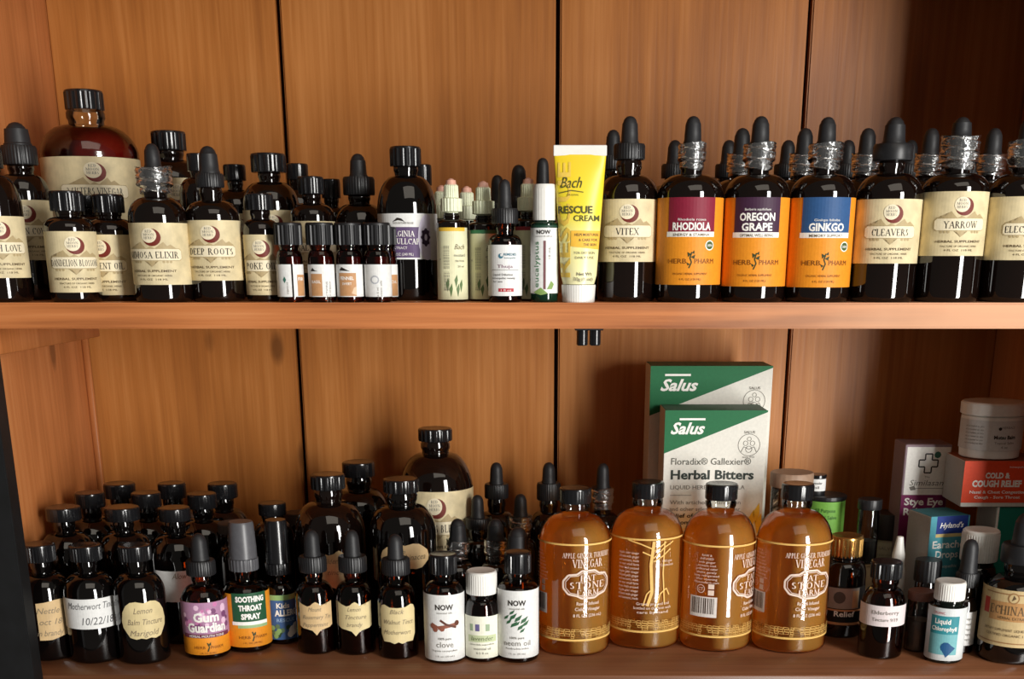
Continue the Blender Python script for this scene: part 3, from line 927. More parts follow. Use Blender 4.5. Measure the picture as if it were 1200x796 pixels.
bottle('dropper_bottle', 'dropper bottle with parchment roots label and tapered bulb', 252, 290, 62, (171, 203, 219, 235, 254), Y=.034, clo='drop', wc=32, wb=22, wn=24, lab=(258, 329, CREAM, redmoon('DEEP ROOTS', 56), -6))
bottle(RM, 'dark screw-cap bottle whose cap peeks out behind the roots-label bulb', 231, 190, 50, (180, None, 200, 208, 228), Y=.1, wc=24, wn=17, r=.0155)
bottle(RM, 'dark screw-cap bottle at the back right of the roots-label dropper', 275, 205, 60, (193, None, 211, 222, 244), Y=.152, wc=26, wn=17, r=.02, lab=(250, 320, CREAM, redmoon('ELDER', 34), 0))
bottle(RM, 'dark bottle with wide fluted black cap behind the slim poke oil bottle', 315, 200, 66, (180, None, 201, 213, 240), Y=.117, wc=41, wn=24, clo='capflute', rib=16, r=.0222, lab=(246, 310, CREAM, redmoon('ELIXIR', 40), 0))
bottle(RM, 'slim bottle with tall fluted cap and parchment poke oil label', 308, 300, 42, (227, None, 246, 257, 272), Y=.0345, wc=32, wn=21, clo='capflute', rib=16, r=.0134, lab=(275, 346, CREAM, redmoon('POKE OIL', 38, bw=21, k=.9), -3))
bottle(RM, 'dark bottle at the back by the first board joint, shiny cap', 348, 200, 60, (192, None, 210, 220, 244), Y=.168, wc=26, wn=18, r=.02)
bottle(RM, 'dark round-shouldered bottle behind the two leftmost mini oils, cream label edge', 366, 250, 52, (207, None, 227, 238, 254), Y=.084, wc=30, wn=20, clo='capflute', rib=16, r=.0170, lab=(259, 320, CREAM, redmoon('SALVE OIL', 40), 0))
bottle(RM, 'dark narrow bottle peeking out right of the round-shouldered bottle at the back', 388, 225, 36, (210, None, 232, 242, 256), Y=.133, wc=22, wn=16, r=.0145)
bottle('dropper_bottle', 'unlabelled dark dropper bottle standing left of the purple-label bottle', 421, 230, 60, (180, 207, 228, 239, 264), Y=.102, clo='drop', wc=37, wb=19, wn=24, r=.02)
MG = 'mini amber oil bottles on the shelf'
mini = [(340, 0, 'mini amber oil bottle with ribbed cap, leftmost of the mini oils', .018, 16), (377, 1, 'mini amber oil bottle with half brown and half white label, second of the mini oils', .018, 15),
        (410, 2, 'mini amber oil bottle with wide brown panel and mountain print on its label', .018, 15), (443, 3, 'mini amber oil bottle with white label bearing sideways grey print', .018, 15), (453, 4, 'mini amber oil bottle half hidden in front of the purple-label bottle', .0385, 15)]
for u, kd, lb_, y, hc in mini:
    bottle('essential_oil_bottle', lb_, u, 320, 31.5 if kd < 4 else 25, (261 if kd < 4 else 266, None, 287, 293, 305), Y=y, wc=33 if kd < 4 else 26, wn=22, clo='caprib', rib=20, r=.0097 if kd < 4 else .0082, cm=DULLB, ribd=.0009,
           lab=(310, 348, WHITE, mini_art(kd), 0, 1.7), glass=AMBER, liq=301, lm=mat('brown_oil', (96, 44, 18), .2), group=MG)
bottle(RM, 'large dark screw-cap bottle with white and purple botanical label', 478, 280, 69, (172, None, 194, 206, 246), Y=.066, wc=36, wn=26, clo='capflute', rib=18, lab=(250, 304, WHITE, purple_art, 2, 1.45), glass=COBALT)
bottle(RM, 'dark bottle peeking out behind the purple-label bottle, only cap visible', 495, 210, 44, (193, None, 217, 226, 244), Y=.137, wc=22, wn=16, r=.0165)
PE = mat('peach_rubber', (214, 160, 140), 0.5); PC = mat('pale_green_plastic', (222, 226, 196), 0.4, bump=.2)
YEL = mm('mustard_stripe', (222, 180, 60)); GRS = mm('green_stripe', (60, 120, 80)); RDS = mm('red_stripe', (150, 50, 56))


def remedy(label, u, Y, stripe, top, w=35, word='mustard', vs=None):
    t = PT(300, Y); r = w / 2 * t
    o = thing('flower_remedy_bottle', label, 'bottle', (PX(u, 300, Y), Y, 0), 0, 'flower remedy droppers with pale collars')
    z = lambda v: PZ(v, Y)
    d = top - 209
    pr = boston(r, z(262 + d), r * .5, z(257 + d), z(250 + d))
    finish(lathe(pr, seg=32), 'bottle_body', GLASS, o)
    rc = 12.5 * t * w / 35
    finish(lathe([(rc * .62, z(253 + d)), (rc * .62, z(249 + d)), (rc, z(248 + d)), (rc, z(233 + d)), (rc * .7, z(232 + d)), (rc * .66, z(218 + d)), (rc * .5, z(216 + d))], rib=20, ribd=rc * .05), 'collar', PC, o)
    finish(lathe(bulb_prof(rc * .48, z(217 + d), z(top)), seg=24), 'rubber_bulb', PE, o)
    zt = z(267 + d); zb = .0016
    thc = -math.atan2(o.location.x, Y - CY)
    L = art_mesh('label', [R_(IVORY, -28, 0, 28, 80, 0)], t, (zt - zb) / 80, zt, r, thc, .0002, o)
    art_mesh('print', flower_art(stripe, word)(80), t, (zt - zb) / 80, zt, r, thc, .0003, L)


remedy('flower remedy dropper with yellow-striped label, right of the purple-label bottle', 530, .03, YEL, 209)
remedy('flower remedy dropper with green-striped label and leaf print', 567, .041, GRS, 212, 36, 'olive')
remedy('flower remedy dropper hidden behind the yellow-striped one, peach bulb at its left', 519, .102, GRS, 217, 33)
remedy('flower remedy dropper at the back between the yellow- and green-striped ones', 548, .08, GRS, 218, 34, 'elm')
remedy('flower remedy dropper with red-striped label behind the white-capped roll-on', 619, .047, RDS, 208, 35, 'cherry')
bottle('dropper_bottle', 'small amber dropper bottle with white label, left of the roll-on', 592, 320, 39, (210, 244, 262, 275, 285), Y=.018, clo='drop', wc=31, wb=15, wn=20, lab=(287, 347, WHITE, white_small, 0, 1.7), glass=AMBER, liq=283)
bottle('dropper_bottle', 'dark dropper bottle directly behind the small white-label dropper, bulb at its left', 583, 240, 38, (205, 238, 252, 262, 275), Y=.093, clo='drop', wc=26, wb=15, wn=18, r=.0125)
bottle('dropper_bottle', 'dark dropper bottle at the back between white-label dropper and roll-on', 608, 240, 38, (193, 230, 246, 256, 270), Y=.123, clo='drop', wc=28, wb=18, wn=18, r=.0125)
bottle('dropper_bottle', 'dark dropper bottle directly behind the white-capped roll-on', 636, 220, 38, (185, 222, 240, 250, 268), Y=.092, clo='drop', wc=28, wb=15, wn=18, r=.0125)
# roll-on
o = bottle('roll_on_bottle', 'white-capped green glass roll-on with eucalyptus label, left of the yellow tube', 638, 300, 32, (216, None, 258, 260, 263), Y=.019, wc=27, wn=24, clo='cap', cm=WHITEP, glass=mat('green_glass', (16, 44, 30), .06), lab=(267, 344, WHITE, euca_art, 0, 1.6))
# tube
def tube():
    Y = .0145
    t = PT(300, Y); X = PX(678, 340, Y)
    o = thing('cream_tube', 'yellow cream tube standing on its white cap with a flat crimped top', 'tube', (X, Y, 0))
    z = lambda v: PZ(v, Y - .008)
    ztop, zcr, zsh, zcap = z(169), z(181), z(330), z(334)
    rc = 20 * t
    finish(lathe([(rc * .93, 0), (rc * .95, .0006), (rc, zcap * .9), (rc, zcap), (0, zcap)], rib=40, ribd=rc * .01), 'cap', WHITEP, o)
    bm = bmesh.new(); rings = []
    n = 40; NZ = 14
    for j in range(NZ + 1):
        s = j / NZ; zz = zcap + .0004 + (zcr - zcap) * s
        a = rc * 1.02 + (29.5 * t - rc) * s; b = rc * .98 * (1 - s) ** .75 + .0012
        if j == 0: a *= .9; b *= .9
        rings.append([bm.verts.new((a * math.cos(2 * math.pi * i / n), b * math.sin(2 * math.pi * i / n), zz)) for i in range(n)])
    for a, b in zip(rings, rings[1:]):
        for i in range(n): bm.faces.new((a[i], a[(i + 1) % n], b[(i + 1) % n], b[i]))
    bm.faces.new(rings[0][::-1]); bm.faces.new(rings[-1])
    m, nt_, out = nt('yellow_tube')
    p = nt_.nodes.new('ShaderNodeBsdfPrincipled'); p.inputs['Roughness'].default_value = .35
    tc = nt_.nodes.new('ShaderNodeTexCoord'); sp = nt_.nodes.new('ShaderNodeSeparateXYZ'); rp = nt_.nodes.new('ShaderNodeValToRGB')
    mp = nt_.nodes.new('ShaderNodeMapRange'); mp.inputs['From Min'].default_value = zcap; mp.inputs['From Max'].default_value = zcr
    nt_.links.new(tc.outputs['Object'], sp.inputs[0]); nt_.links.new(sp.outputs[2], mp.inputs[0]); nt_.links.new(mp.outputs[0], rp.inputs[0])
    e = rp.color_ramp.elements
    e[0].position = 0; e[0].color = s2l((246, 240, 190)) + (1,); e[1].position = .95; e[1].color = s2l((236, 204, 40)) + (1,)
    q = e.new(.38); q.color = s2l((244, 236, 150)) + (1,); q = e.new(.55); q.color = s2l((242, 222, 60)) + (1,)
    nt_.links.new(rp.outputs[0], p.inputs['Base Color']); nt_.links.new(p.outputs[0], out.inputs[0])
    body = finish(bm, 'tube_body', m, o, ang=60)
    cr = box_bm(-30.5 * t, 30.5 * t, -.0011, .0011, zcr - .0005, ztop, .0004, 1)
    finish(cr, 'crimped_end', WHITEP, o)
    # artwork on the front of the tube, following its surface
    br = mm('tube_ink', (84, 84, 44)); orr = mm('tube_orange', (244, 190, 70)); ol = mm('tube_letters', (232, 196, 84))
    H = 149.0
    sh_ = [T(ol, 'RESCUE', -11, 140, 15, w=132, b=.02, rot=-math.pi / 2, al='L', l=1), P(orr, [(-10, 86), (27, 86), (26, 108), (-10, 104)], 1),
           T(br, 'Bach', -10, 37, 13, w=25, sh=.4, l=3), T(br, 'RESCUE', -5, 66, 8.5, w=40, b=.03), T(br, 'CREAM', 8, 75, 7, w=30, b=.01),
           T(INKB, 'HELPS MOISTURISE', 8, 92, 3, w=28, b=.02), T(INKB, '& CARE FOR', 10, 98, 3, w=22, b=.02), T(INKB, 'THE SKIN', 12, 103.5, 3, w=15, b=.02),
           T(INKG, 'FOR DRY SKIN', 6, 113, 3, w=24), T(INKG, 'DAILY USE', 6, 118.5, 3, w=22), T(INKG, 'Net Wt', 6, 138, 4, w=18, b=.01), T(INKG, '30g (1 oz)', 5, 144, 4, w=22, b=.01)]
    sh_ += line_(br, [(-24, 43), (-10, 40), (4, 42)], 1, 3) + [T(br, 'ORIGINAL', -8, 46, 2, w=14)]
    sh_ = [s for s in sh_]
    pm = art_mesh('print', sh_, t, (zcr - zcap) / H, zcr, None, 0, 0, body, plane=0)
    bmm = bmesh.new(); bmm.from_mesh(pm.data)
    bmesh.ops.triangulate(bmm, faces=bmm.faces)
    for k_ in range(-30, 30, 2):
        bmesh.ops.bisect_plane(bmm, geom=bmm.verts[:] + bmm.edges[:] + bmm.faces[:], plane_co=(k_ * t, 0, 0), plane_no=(1, 0, 0), dist=1e-7)
    for k_ in range(0, 150, 8):
        bmesh.ops.bisect_plane(bmm, geom=bmm.verts[:] + bmm.edges[:] + bmm.faces[:], plane_co=(0, 0, zcap + (zcr - zcap) * k_ / 150), plane_no=(0, 0, 1), dist=1e-7)
    for q in bmm.verts:
        s = max(0, min(1, (q.co.z - zcap - .0004) / (zcr - zcap)))
        a = rc * 1.02 + (29.5 * t - rc) * s; b = rc * .98 * (1 - s) ** .75 + .0012
        xx = max(-.995, min(.995, q.co.x / a))
        q.co.y = -b * math.sqrt(1 - xx * xx) - .0004 + q.co.y
        q.co.x = xx * a
    bmm.to_mesh(pm.data); bmm.free()


tube()
bottle('dropper_bottle', 'dropper bottle with parchment vitex label right of the yellow tube', 735, 290, 69, (136, 168, 186, 205, 231), Y=.036, clo='drop', wc=36, wb=19, wn=27, lab=(233, 307, CREAM, redmoon('VITEX', 27), 0))
bottle('dropper_bottle', 'dark dropper bottle behind the vitex dropper, bulb showing at its left', 718, 200, 68, (152, 182, 198, 210, 235), Y=.093, clo='drop', wc=32, wb=17, wn=24, r=.0225)
HP = 'herbal extract droppers with orange labels'
bottle('dropper_bottle', 'orange-label dropper bottle with crimson rhodiola panel and shrink-wrapped neck', 807, 290, 76, (136, 168, 186, 204, 228), Y=.027, clo='dropwrap', wc=31, wb=19, wn=24, group=HP,
       lab=(231, 334, ORANGE, herbpharm(['RHODIOLA'], mm('crimson_panel', (128, 28, 52)), 'Rhodiola rosea', 'ENERGY & STAMINA'), 0))
bottle('dropper_bottle', 'orange-label dropper bottle with dark purple oregon grape panel', 884, 290, 75, (136, 168, 186, 204, 228), Y=.028, clo='dropwrap', wc=36, wb=20, wn=24, group=HP,
       lab=(231, 336, ORANGE, herbpharm(['OREGON', 'GRAPE'], mm('plum_panel', (62, 34, 58)), 'Berberis aquifolium', 'OPTIMAL WELL-BEING', seal=False, panel=(-26, 30), w=42), 0))
bottle('dropper_bottle', 'orange-label dropper bottle with blue ginkgo panel', 960, 290, 75, (137, 168, 186, 204, 228), Y=.028, clo='dropwrap', wc=38, wb=20, wn=24, group=HP,
       lab=(231, 337, ORANGE, herbpharm(['GINKGO'], mm('blue_panel', (44, 82, 130)), 'Ginkgo biloba', 'MEMORY SUPPORT', panel=(-23, 38), w=42), 0))
bottle('dropper_bottle', 'dropper bottle with parchment cleavers label and wide matt bulb, right of the blue panel', 1037, 290, 75, (137, 168, 187, 203, 230), Y=.029, clo='dropsmooth', wc=45, wb=24, wn=27, lab=(233, 309, CREAM, redmoon('CLEAVERS', 44), 5))
bottle('dropper_bottle', 'dropper bottle with parchment yarrow label and shrink-wrapped grey collar', 1113, 290, 75, (137, 160, 187, 203, 222), Y=.029, clo='dropwrap', wc=42, wb=22, wn=27, lab=(224, 300, CREAM, redmoon('YARROW', 39), 10))
bottle('dropper_bottle', 'parchment-label elecampane dropper bottle cut off by the right edge', 1190, 290, 75, (137, 165, 187, 203, 228), Y=.029, clo='dropwrap', wc=40, wb=22, wn=27, lab=(230, 305, CREAM, redmoon('ELECAMPANE', 58), 14))
for u, lb_ in ((790, 'hidden between vitex and rhodiola droppers, directly behind their gap, short bulb'), (853, 'in the third row, left of the oregon grape bulb'), (922, 'in the third row, left of the ginkgo bulb'),
               (992, 'in the third row between ginkgo and cleavers'), (1065, 'in the third row right of the cleavers bulb'), (1136, 'in the third row right of the yarrow bulb')):
    bottle('dropper_bottle', 'dark dropper bottle ' + lb_, u, 200, 68, (164, 192, 208, 216, 240), Y=.162, clo='drop', wc=30, wb=17, wn=20, r=.0232, group='dark droppers in the back rows')
for u, lb_ in ((868, 'second-row dropper bottle with shrink-wrapped neck behind oregon grape'), (941, 'second-row dropper bottle with shrink-wrapped neck behind ginkgo'), (1014, 'second-row dropper bottle behind cleavers, bulb at its left'),
               (1088, 'second-row dropper bottle with wrapped neck between cleavers and yarrow'), (1161, 'second-row dropper bottle with wrapped neck between yarrow and the right edge bottle')):
    bottle('dropper_bottle', lb_, u, 200, 70, (150, 181, 200, 210, 236), Y=.096, clo='dropwrap', wc=32, wb=19, wn=22, r=.0232, group='dark droppers in the back rows')
#==LOWER==
def LB(*a, **k): return bottle(*a, sh='L', **k)
HB = 'handwritten-label apothecary bottles on the cabinet floor'
LB('apothecary_bottle', 'ribbed-cap black bottle with kraft paper label beside the black frame', 55, 715, 58, (633, None, 661, 672, 690), base=776, wc=36, wn=22, clo='caprib', rib=30, cm=BLACKP, glass=COBALT, group=HB,
   lab=(708, 750, TAN, hand(['Nettle', 'oct 18', 'in brandy'], w=30), 2, [(-14, 0), (-4, -1), (8, -3), (22, -3), (26, 10), (26, 38), (12, 40), (0, 43), (-14, 43)]))
LB('apothecary_bottle', 'ribbed-cap black bottle with white handwritten label dated 10/22/18', 108, 715, 60, (634, None, 660, 672, 692), base=779, wc=37, wn=22, clo='caprib', rib=30, cm=BLACKP, glass=COBALT, group=HB,
   lab=(703, 738, WHITE, lambda H: [T(mm('pen_dark', (90, 90, 92)), 'Motherwort Tinc', -2, 12, 8, w=56, sh=.3, l=1), T(mm('pen_dark', (90, 90, 92)), '10/22/18', 6, 30, 9, w=38, sh=.2, l=1)], 0, 1.5))
LB('apothecary_bottle', 'ribbed-cap black bottle with round-cornered cream handwritten label, third from the black frame', 165, 715, 59, (634, None, 660, 672, 692), base=780, wc=37, wn=22, clo='caprib', rib=30, cm=BLACKP, glass=COBALT, group=HB,
   lab=(708, 750, TANY, hand(['Lemon', 'Balm Tincture', 'Marigold'], w=42), 3, bubble(56, 42, 'cloud')))
BK = 'dark screw-cap bottles at the back left of the cabinet floor'
for u, top, Y, wc, lb_ in ((74, 590, .106, 40, 'second-row black bottle nearest the left side wall'), (143, 590, .106, 40, 'second-row black bottle behind the white-label and cream-label bottles, broad shiny cap'),
                           (107, 574, .155, 34, 'third-row black bottle between the two leftmost second-row caps'), (173, 574, .155, 34, 'third-row black bottle left of the back white-label one'),
                           (238, 575, .155, 34, 'third-row black bottle behind the bottle with the pink label'), (143, 563, .2, 36, 'rear black bottle nearest the left corner of the cabinet'),
                           (204, 563, .2, 32, 'rear black bottle with narrow tall cap, middle of the rear three'), (263, 563, .2, 34, 'rear black bottle standing rightmost of the rear left group')):
    LB('apothecary_bottle', lb_, u, 600, 60, (top, None, top + 23, top + 34, top + 60), Y=Y, wc=wc, wn=22, cm=BLACKP, glass=COBALT, r=.0228, group=BK, clo='cap')
LB('apothecary_bottle', 'second-row black bottle with white label showing left of the pink-label dropper', 208, 640, 62, (591, None, 613, 626, 652), Y=.106, wc=36, wn=22, cm=BLACKP, glass=COBALT, r=.0235,
   lab=(670, 706, WHITE, hand(['Alow'], w=24, y0=9), 0, 1.0))
LB('apothecary_bottle', 'dark bottle with dusty brown cap behind the orange-label spray', 277, 640, 50, (608, None, 628, 640, 655), Y=.112, wc=40, wn=24, cm=mat('dusty_cap', (66, 56, 50), .7), r=.0165)
LB('apothecary_bottle', 'short dark bottle behind and left of the allergy spray, flat black cap', 320, 610, 48, (586, None, 606, 612, 630), Y=.155, wc=32, wn=24, r=.018)
LB('apothecary_bottle', 'low dark brown bottle between allergy spray and the tall kraft-label bottle, at the back', 350, 620, 44, (597, None, 616, 622, 640), Y=.19, wc=32, wn=24, cm=mat('dusty_cap', (66, 56, 50), .7), r=.018)


def gum_art(H):
    pk = mm('blossom_pink', (198, 120, 168)); pl = mm('blossom_light', (226, 190, 214)); pd = mm('blossom_purple', (120, 70, 110)); a = []
    a.append(R_(mm('blossom_mauve', (172, 128, 160)), -46, 0, 46, 40, 1))
    r = random.Random(2)
    for i in range(34): a.append(C_((pk, pl, pd)[i % 3], r.uniform(-28, 28), r.uniform(2, 30), r.uniform(2, 4.5), 2 + i % 2, 7))
    a += [T(WH, 'Gum', 1, 22, 10.5, w=30, b=.04, l=5), T(WH, 'Guardian', 1, 34, 10.5, w=46, b=.04, l=5), R_(mm('gum_band', (110, 50, 70)), -30, 36.5, 30, 41, 4), T(WH, 'HERBAL MOUTH TONE', 0, 40.4, 3, w=42, l=5),
          T(mm('print_brown', (128, 74, 22)), 'HERB', -9, 54, 3.6, w=13), T(mm('print_brown', (128, 74, 22)), 'PHARM', 11, 54, 3.6, w=15), T(mm('print_brown', (128, 74, 22)), '1 FL OZ (30 ML)', 0, 60, 2, w=18)]
    a += line_(mm('sprig_green', (52, 62, 30)), [(0, 57), (2, 52), (0, 47)], 1.4, 2) + [P(mm('sprig_green', (52, 62, 30)), [(0, 50), (4, 46), (4, 50)], 3)]
    return a


def throat_art(H):
    g = mm('forest_panel', (34, 82, 54)); c = 4
    a = [R_(g, -18, -1, 25, 32, 1), R_(WH, -19, 32, 25, 36, 1), R_(mm('sage_band', (150, 180, 130)), -12, 36, 25, 39.5, 1), T(WH, 'SOOTHING', c, 9, 6.4, w=34, b=.05), T(WH, 'THROAT', c, 19, 6.4, w=28, b=.05), T(WH, 'SPRAY', c, 29, 6.4, w=23, b=.05),
         T(mm('print_brown', (128, 74, 22)), 'HERB', c - 9, 52, 3.6, w=13), T(mm('print_brown', (128, 74, 22)), 'PHARM', c + 11, 52, 3.6, w=15), T(mm('print_brown', (128, 74, 22)), '1 FL OZ (30 ML)', c, 58, 2, w=22)]
    a += line_(mm('sprig_green', (52, 62, 30)), [(c, 55), (c + 2, 50), (c, 44)], 1.4, 2) + [P(mm('sprig_green', (52, 62, 30)), [(c, 48), (c + 4, 44), (c + 4, 48)], 3)]
    return a


def kids_art(H):
    a = [R_(mm('meadow_green', (140, 176, 110)), -30, 0, 30, 6, 2), T(WH, "Kids", -1, 15, 6, w=15, b=.03), T(WH, 'ALLERGY', 6, 24, 7, w=34, b=.04), T(mm('sky_pale', (150, 180, 214)), 'RESCUE', 2, 31, 4, w=22, b=.02)]
    r = random.Random(8)
    for i in range(16): a.append(C_((mm('shrub_dark', (50, 74, 50)), mm('shrub_mid', (96, 122, 92)), mm('meadow_green', (140, 176, 110)))[i % 3], r.uniform(-16, 4), r.uniform(35, 48), 3, 2 + i % 3, 7))
    a += [C_(WH, 10, 42, 6, 5, 9), C_(WH, 14, 38, 5, 5, 9), C_(WH, 6, 46, 4, 5, 8)]
    return a


LB('dropper_bottle', 'dropper bottle with pink blossom and orange gum care label', 241, 730, 52, (625, 658, 677, 686, 704), base=774, clo='drop', wc=34, wb=19, wn=22, lab=(707, 768, ORANGE, gum_art, 0), glass=AMBER, liq=712)
LB('spray_bottle', 'spray bottle with green and orange throat spray label and tall grey cap', 290, 720, 53, (611, 655, 671, 681, 694), base=766, clo='spray', wc=32, wn=22, cm=mat('grey_plastic', (84, 84, 88), .35), lab=(697, 759, ORANGE, throat_art, 0), glass=AMBER, liq=690)
LB('spray_bottle', 'slim spray bottle with shiny black cap and blue allergy label', 330, 720, 34, (609, 660, 675, 682, 692), base=756, clo='spray', wc=28, wn=18, cm=BLACKP, lab=(698, 750, mm('allergy_blue', (64, 98, 150)), kids_art, 3, 1.25), glass=AMBER, liq=690)
DL = 'kraft-label amber droppers on the cabinet floor'
LB('dropper_bottle', 'amber dropper with pinkish kraft bracket label, right of the blue-label spray', 370, 720, 46, (621, 653, 673, 682, 702), base=768, clo='drop', wc=32, wb=18, wn=20, glass=AMBER, liq=712, group=DL,
   lab=(709, 740, TAN, hand(['Mount', 'Rosemary Tin', 'Peppermint'], w=34, h=5, y0=8, dy=9), 0, bubble(42, 31)))
LB('dropper_bottle', 'amber dropper with pale cream bracket label, middle of three kraft-label droppers', 416, 720, 46, (621, 653, 673, 682, 702), base=769, clo='drop', wc=33, wb=18, wn=20, glass=AMBER, liq=712, group=DL,
   lab=(709, 741, TANY, hand(['Lemon', 'Tincture', 'brandy'], w=30, h=5, y0=8, dy=9), 0, bubble(44, 32)))
LB('dropper_bottle', 'amber dropper with rounded cream label, left of the clove oil', 466, 720, 47, (626, 656, 676, 685, 705), base=774, clo='drop', wc=33, wb=18, wn=20, glass=AMBER, liq=714, group=DL,
   lab=(711, 753, TANY, hand(['Black', 'Walnut Tinct', 'Motherwort'], w=36, h=5.4, y0=9, dy=12), 0, bubble(46, 42, 'round')))
LB('apothecary_bottle', 'tall dark bottle with kraft label behind the pinkish kraft-label dropper', 387, 620, 84, (552, None, 576, 589, 622), Y=.128, wc=40, wn=30, clo='capflute', rib=20, glass=GLASS, r=.0305,
   lab=(649, 690, TAN, hand(['Elderberry', 'tincture'], w=34, h=6), 8, bubble(50, 42)))
LB('apothecary_bottle', 'tall dark bottle with cloud-shaped kraft label behind the rounded-label dropper', 472, 620, 80, (557, None, 580, 593, 624), Y=.117, wc=42, wn=34, clo='capflute', rib=20, glass=COBALT, r=.0292,
   lab=(640, 668, TAN, lambda H: [T(INKB, 'Echinacea', 8, 17, 7, w=34, sh=.3, l=1), T(PENCIL, 'Syrup', -8, 9, 5, w=16, sh=.3, l=1)], 2, bubble(62, 28, 'cloud')))
LB('apothecary_bottle', 'tall dark bottle at the back between the two large kraft-label bottles', 421, 570, 60, (538, None, 561, 574, 600), Y=.19, wc=38, wn=28, cm=BLACKP, glass=COBALT, r=.026)
LB('tonic_bottle', 'largest dark bottle at the back with wide parchment blend label', 512, 590, 86, (499, None, 519, 532, 574), Y=.19, wc=39, wn=31, clo='capflute', rib=20, glass=GLASS, r=.0335,
   lab=(577, 660, CREAM, redmoon('WOMENS BLEND', 60, bw=36), -2, 1.7))
# oils
LB('essential_oil_bottle', 'white-label oil bottle with clove twig picture and ribbed black cap', 521, 735, 47, (645, None, 675, 682, 694), base=779, wc=32, wn=22, clo='caprib', rib=26, ribd=.0007, glass=AMBER, liq=700, lab=(698, 775, WHITE, now_art('clove'), 0, 1.8))
LB('essential_oil_bottle', 'short square-shouldered lavender oil bottle with white ribbed cap', 565, 740, 40, (664, None, 699, 703, 719), base=777, wc=36, wn=27, clo='caprib', rib=40, ribd=.0003, cm=WHITEP, glass=AMBER, liq=706,
   lab=(723, 772, mm('pale_ivory', (232, 232, 214)), lambda H: [R_(mm('mauve_box', (104, 96, 140)), -8, 9, -3, 17, 1), R_(mm('sage_box', (150, 170, 140)), 4, 9, 9, 17, 1), R_(mm('sage_box', (150, 170, 140)), -15, 9, -11, 17, 1), R_(mm('sage_line', (190, 200, 160)), -18, 22, 18, 30, 1),
        T(mm('olive_ink', (84, 98, 60)), 'lavender', 0, 28, 5, w=27, sh=.2, l=2), T(INKG, 'Lavandula angustifolia', 0, 33.5, 2, w=30), T(INKG, 'essential oil', 0, 39, 3, w=20), T(INKG, '0.5 fl oz', 0, 44, 2.6, w=14)], 0, 1.6))
LB('essential_oil_bottle', 'white-label oil bottle with green leaf picture beside the cider bottles', 607, 735, 48, (643, None, 674, 682, 690), base=778, wc=31, wn=22, clo='caprib', rib=26, ribd=.0007, glass=AMBER, liq=696, lab=(693, 772, WHITE, now_art('neem'), -1, 1.8))
BD = 'dark droppers behind the oil bottles'
for u, vs, Y, r, clo, lb_ in ((537, (608, 634, 652, 660, 674), .122, .0152, 'dropwrap', 'shrink-wrapped dropper behind the clove oil and lavender oil'),
                              (581, (608, 634, 652, 660, 674), .128, .0152, 'dropwrap', 'shrink-wrapped dropper behind the lavender oil and leaf-label oil'),
                              (560, (580, 608, 622, 632, 648), .165, .0155, 'drop', 'dark dropper between the two shrink-wrapped ones, one row back'),
                              (610, (579, 606, 622, 632, 648), .166, .0155, 'dropwrap', 'wrapped dropper one row behind the fat black bulb, near the first cider bottle'),
                              (582, (542, 568, 586, 600, 622), .21, .0185, 'drop', 'tall dropper against the back wall behind the oil bottles'),
                              (643, (542, 567, 588, 600, 622), .21, .0185, 'drop', 'tall dropper against the back wall left of the first cider bottle'),
                              (706, (543, 573, 590, 602, 622), .2, .0185, 'dropwrap', 'tall dropper at the back between the first two cider bottles')):
    LB('dropper_bottle', lb_, u, vs[2], 46, vs, Y=Y, clo=clo, wc=28 if clo == 'drop' else 26, wb=15 if Y > .16 else 19, wn=20, r=r, group=BD)
LB('dropper_bottle', 'dropper with fat black bulb directly behind the leaf-label oil', 607, 655, 40, (618, 650, 664, 672, 684), Y=.096, clo='drop', wc=30, wb=24, wn=20, r=.0145)
# cider bottles
CG = 'clear bottles of amber cider vinegar'
for u, base, vs, lab, art, off, lb_ in ((673, 771, (568, None, 592, 604, 634), (638, 752), cider_front, 16, 'amber cider vinegar bottle with white printed logo, leftmost of four, beside the leaf-label oil'),
                                        (756, 763, (561, None, 586, 598, 628), (632, 742), cider_back, 0, 'amber cider vinegar bottle turned to show a gold tree print, second of four'),
                                        (840, 766, (563, None, 588, 600, 634), (640, 748), None, 0, 'amber cider vinegar bottle showing a barcode in front of the green and white boxes'),
                                        (927, 768, (563, None, 588, 600, 634), (638, 750), cider_front, 21, 'amber cider vinegar bottle, rightmost of four, logo towards the right')):
    w = 84 if u != 927 else 87
    ob = LB('cider_bottle', lb_, u, 690, w, vs, base=base, wc=37, wn=32, glass=CLEAR, liq=vs[3] + 2, lm=CIDER, cm=BLACKP, clo='cap', group=CG,
            lab=(lab[0], lab[1], None, art, off) if art else None)
    Yc = ob.location.y; r = w / 2 * PT(690, Yc); X = ob.location.x
    if u == 840:
        put_sub(ob, lambda H: band_art(H)[:1], Yc, r, X, lab[0], lab[1], 0, 'printed_ring')
        put_sub(ob, lambda H: band_art(H)[1:], Yc, r, X, lab[0], lab[1], 0, 'printed_wall')
        put_sub(ob, cider_side(0), Yc, r, X, lab[0], lab[1], -.30, 'print')
        put_sub(ob, lambda H: [s for s in cider_front(H) if not (s[0] == 'p' and s[1].name in ('print_gold', 'wall_ink'))], Yc, r, X, lab[0], lab[1], 1.15, 'print')
    elif u in (673, 927):
        put_sub(ob, cider_side(0), Yc, r, X, lab[0], lab[1], -1.15 if u == 673 else -1.02, 'print')

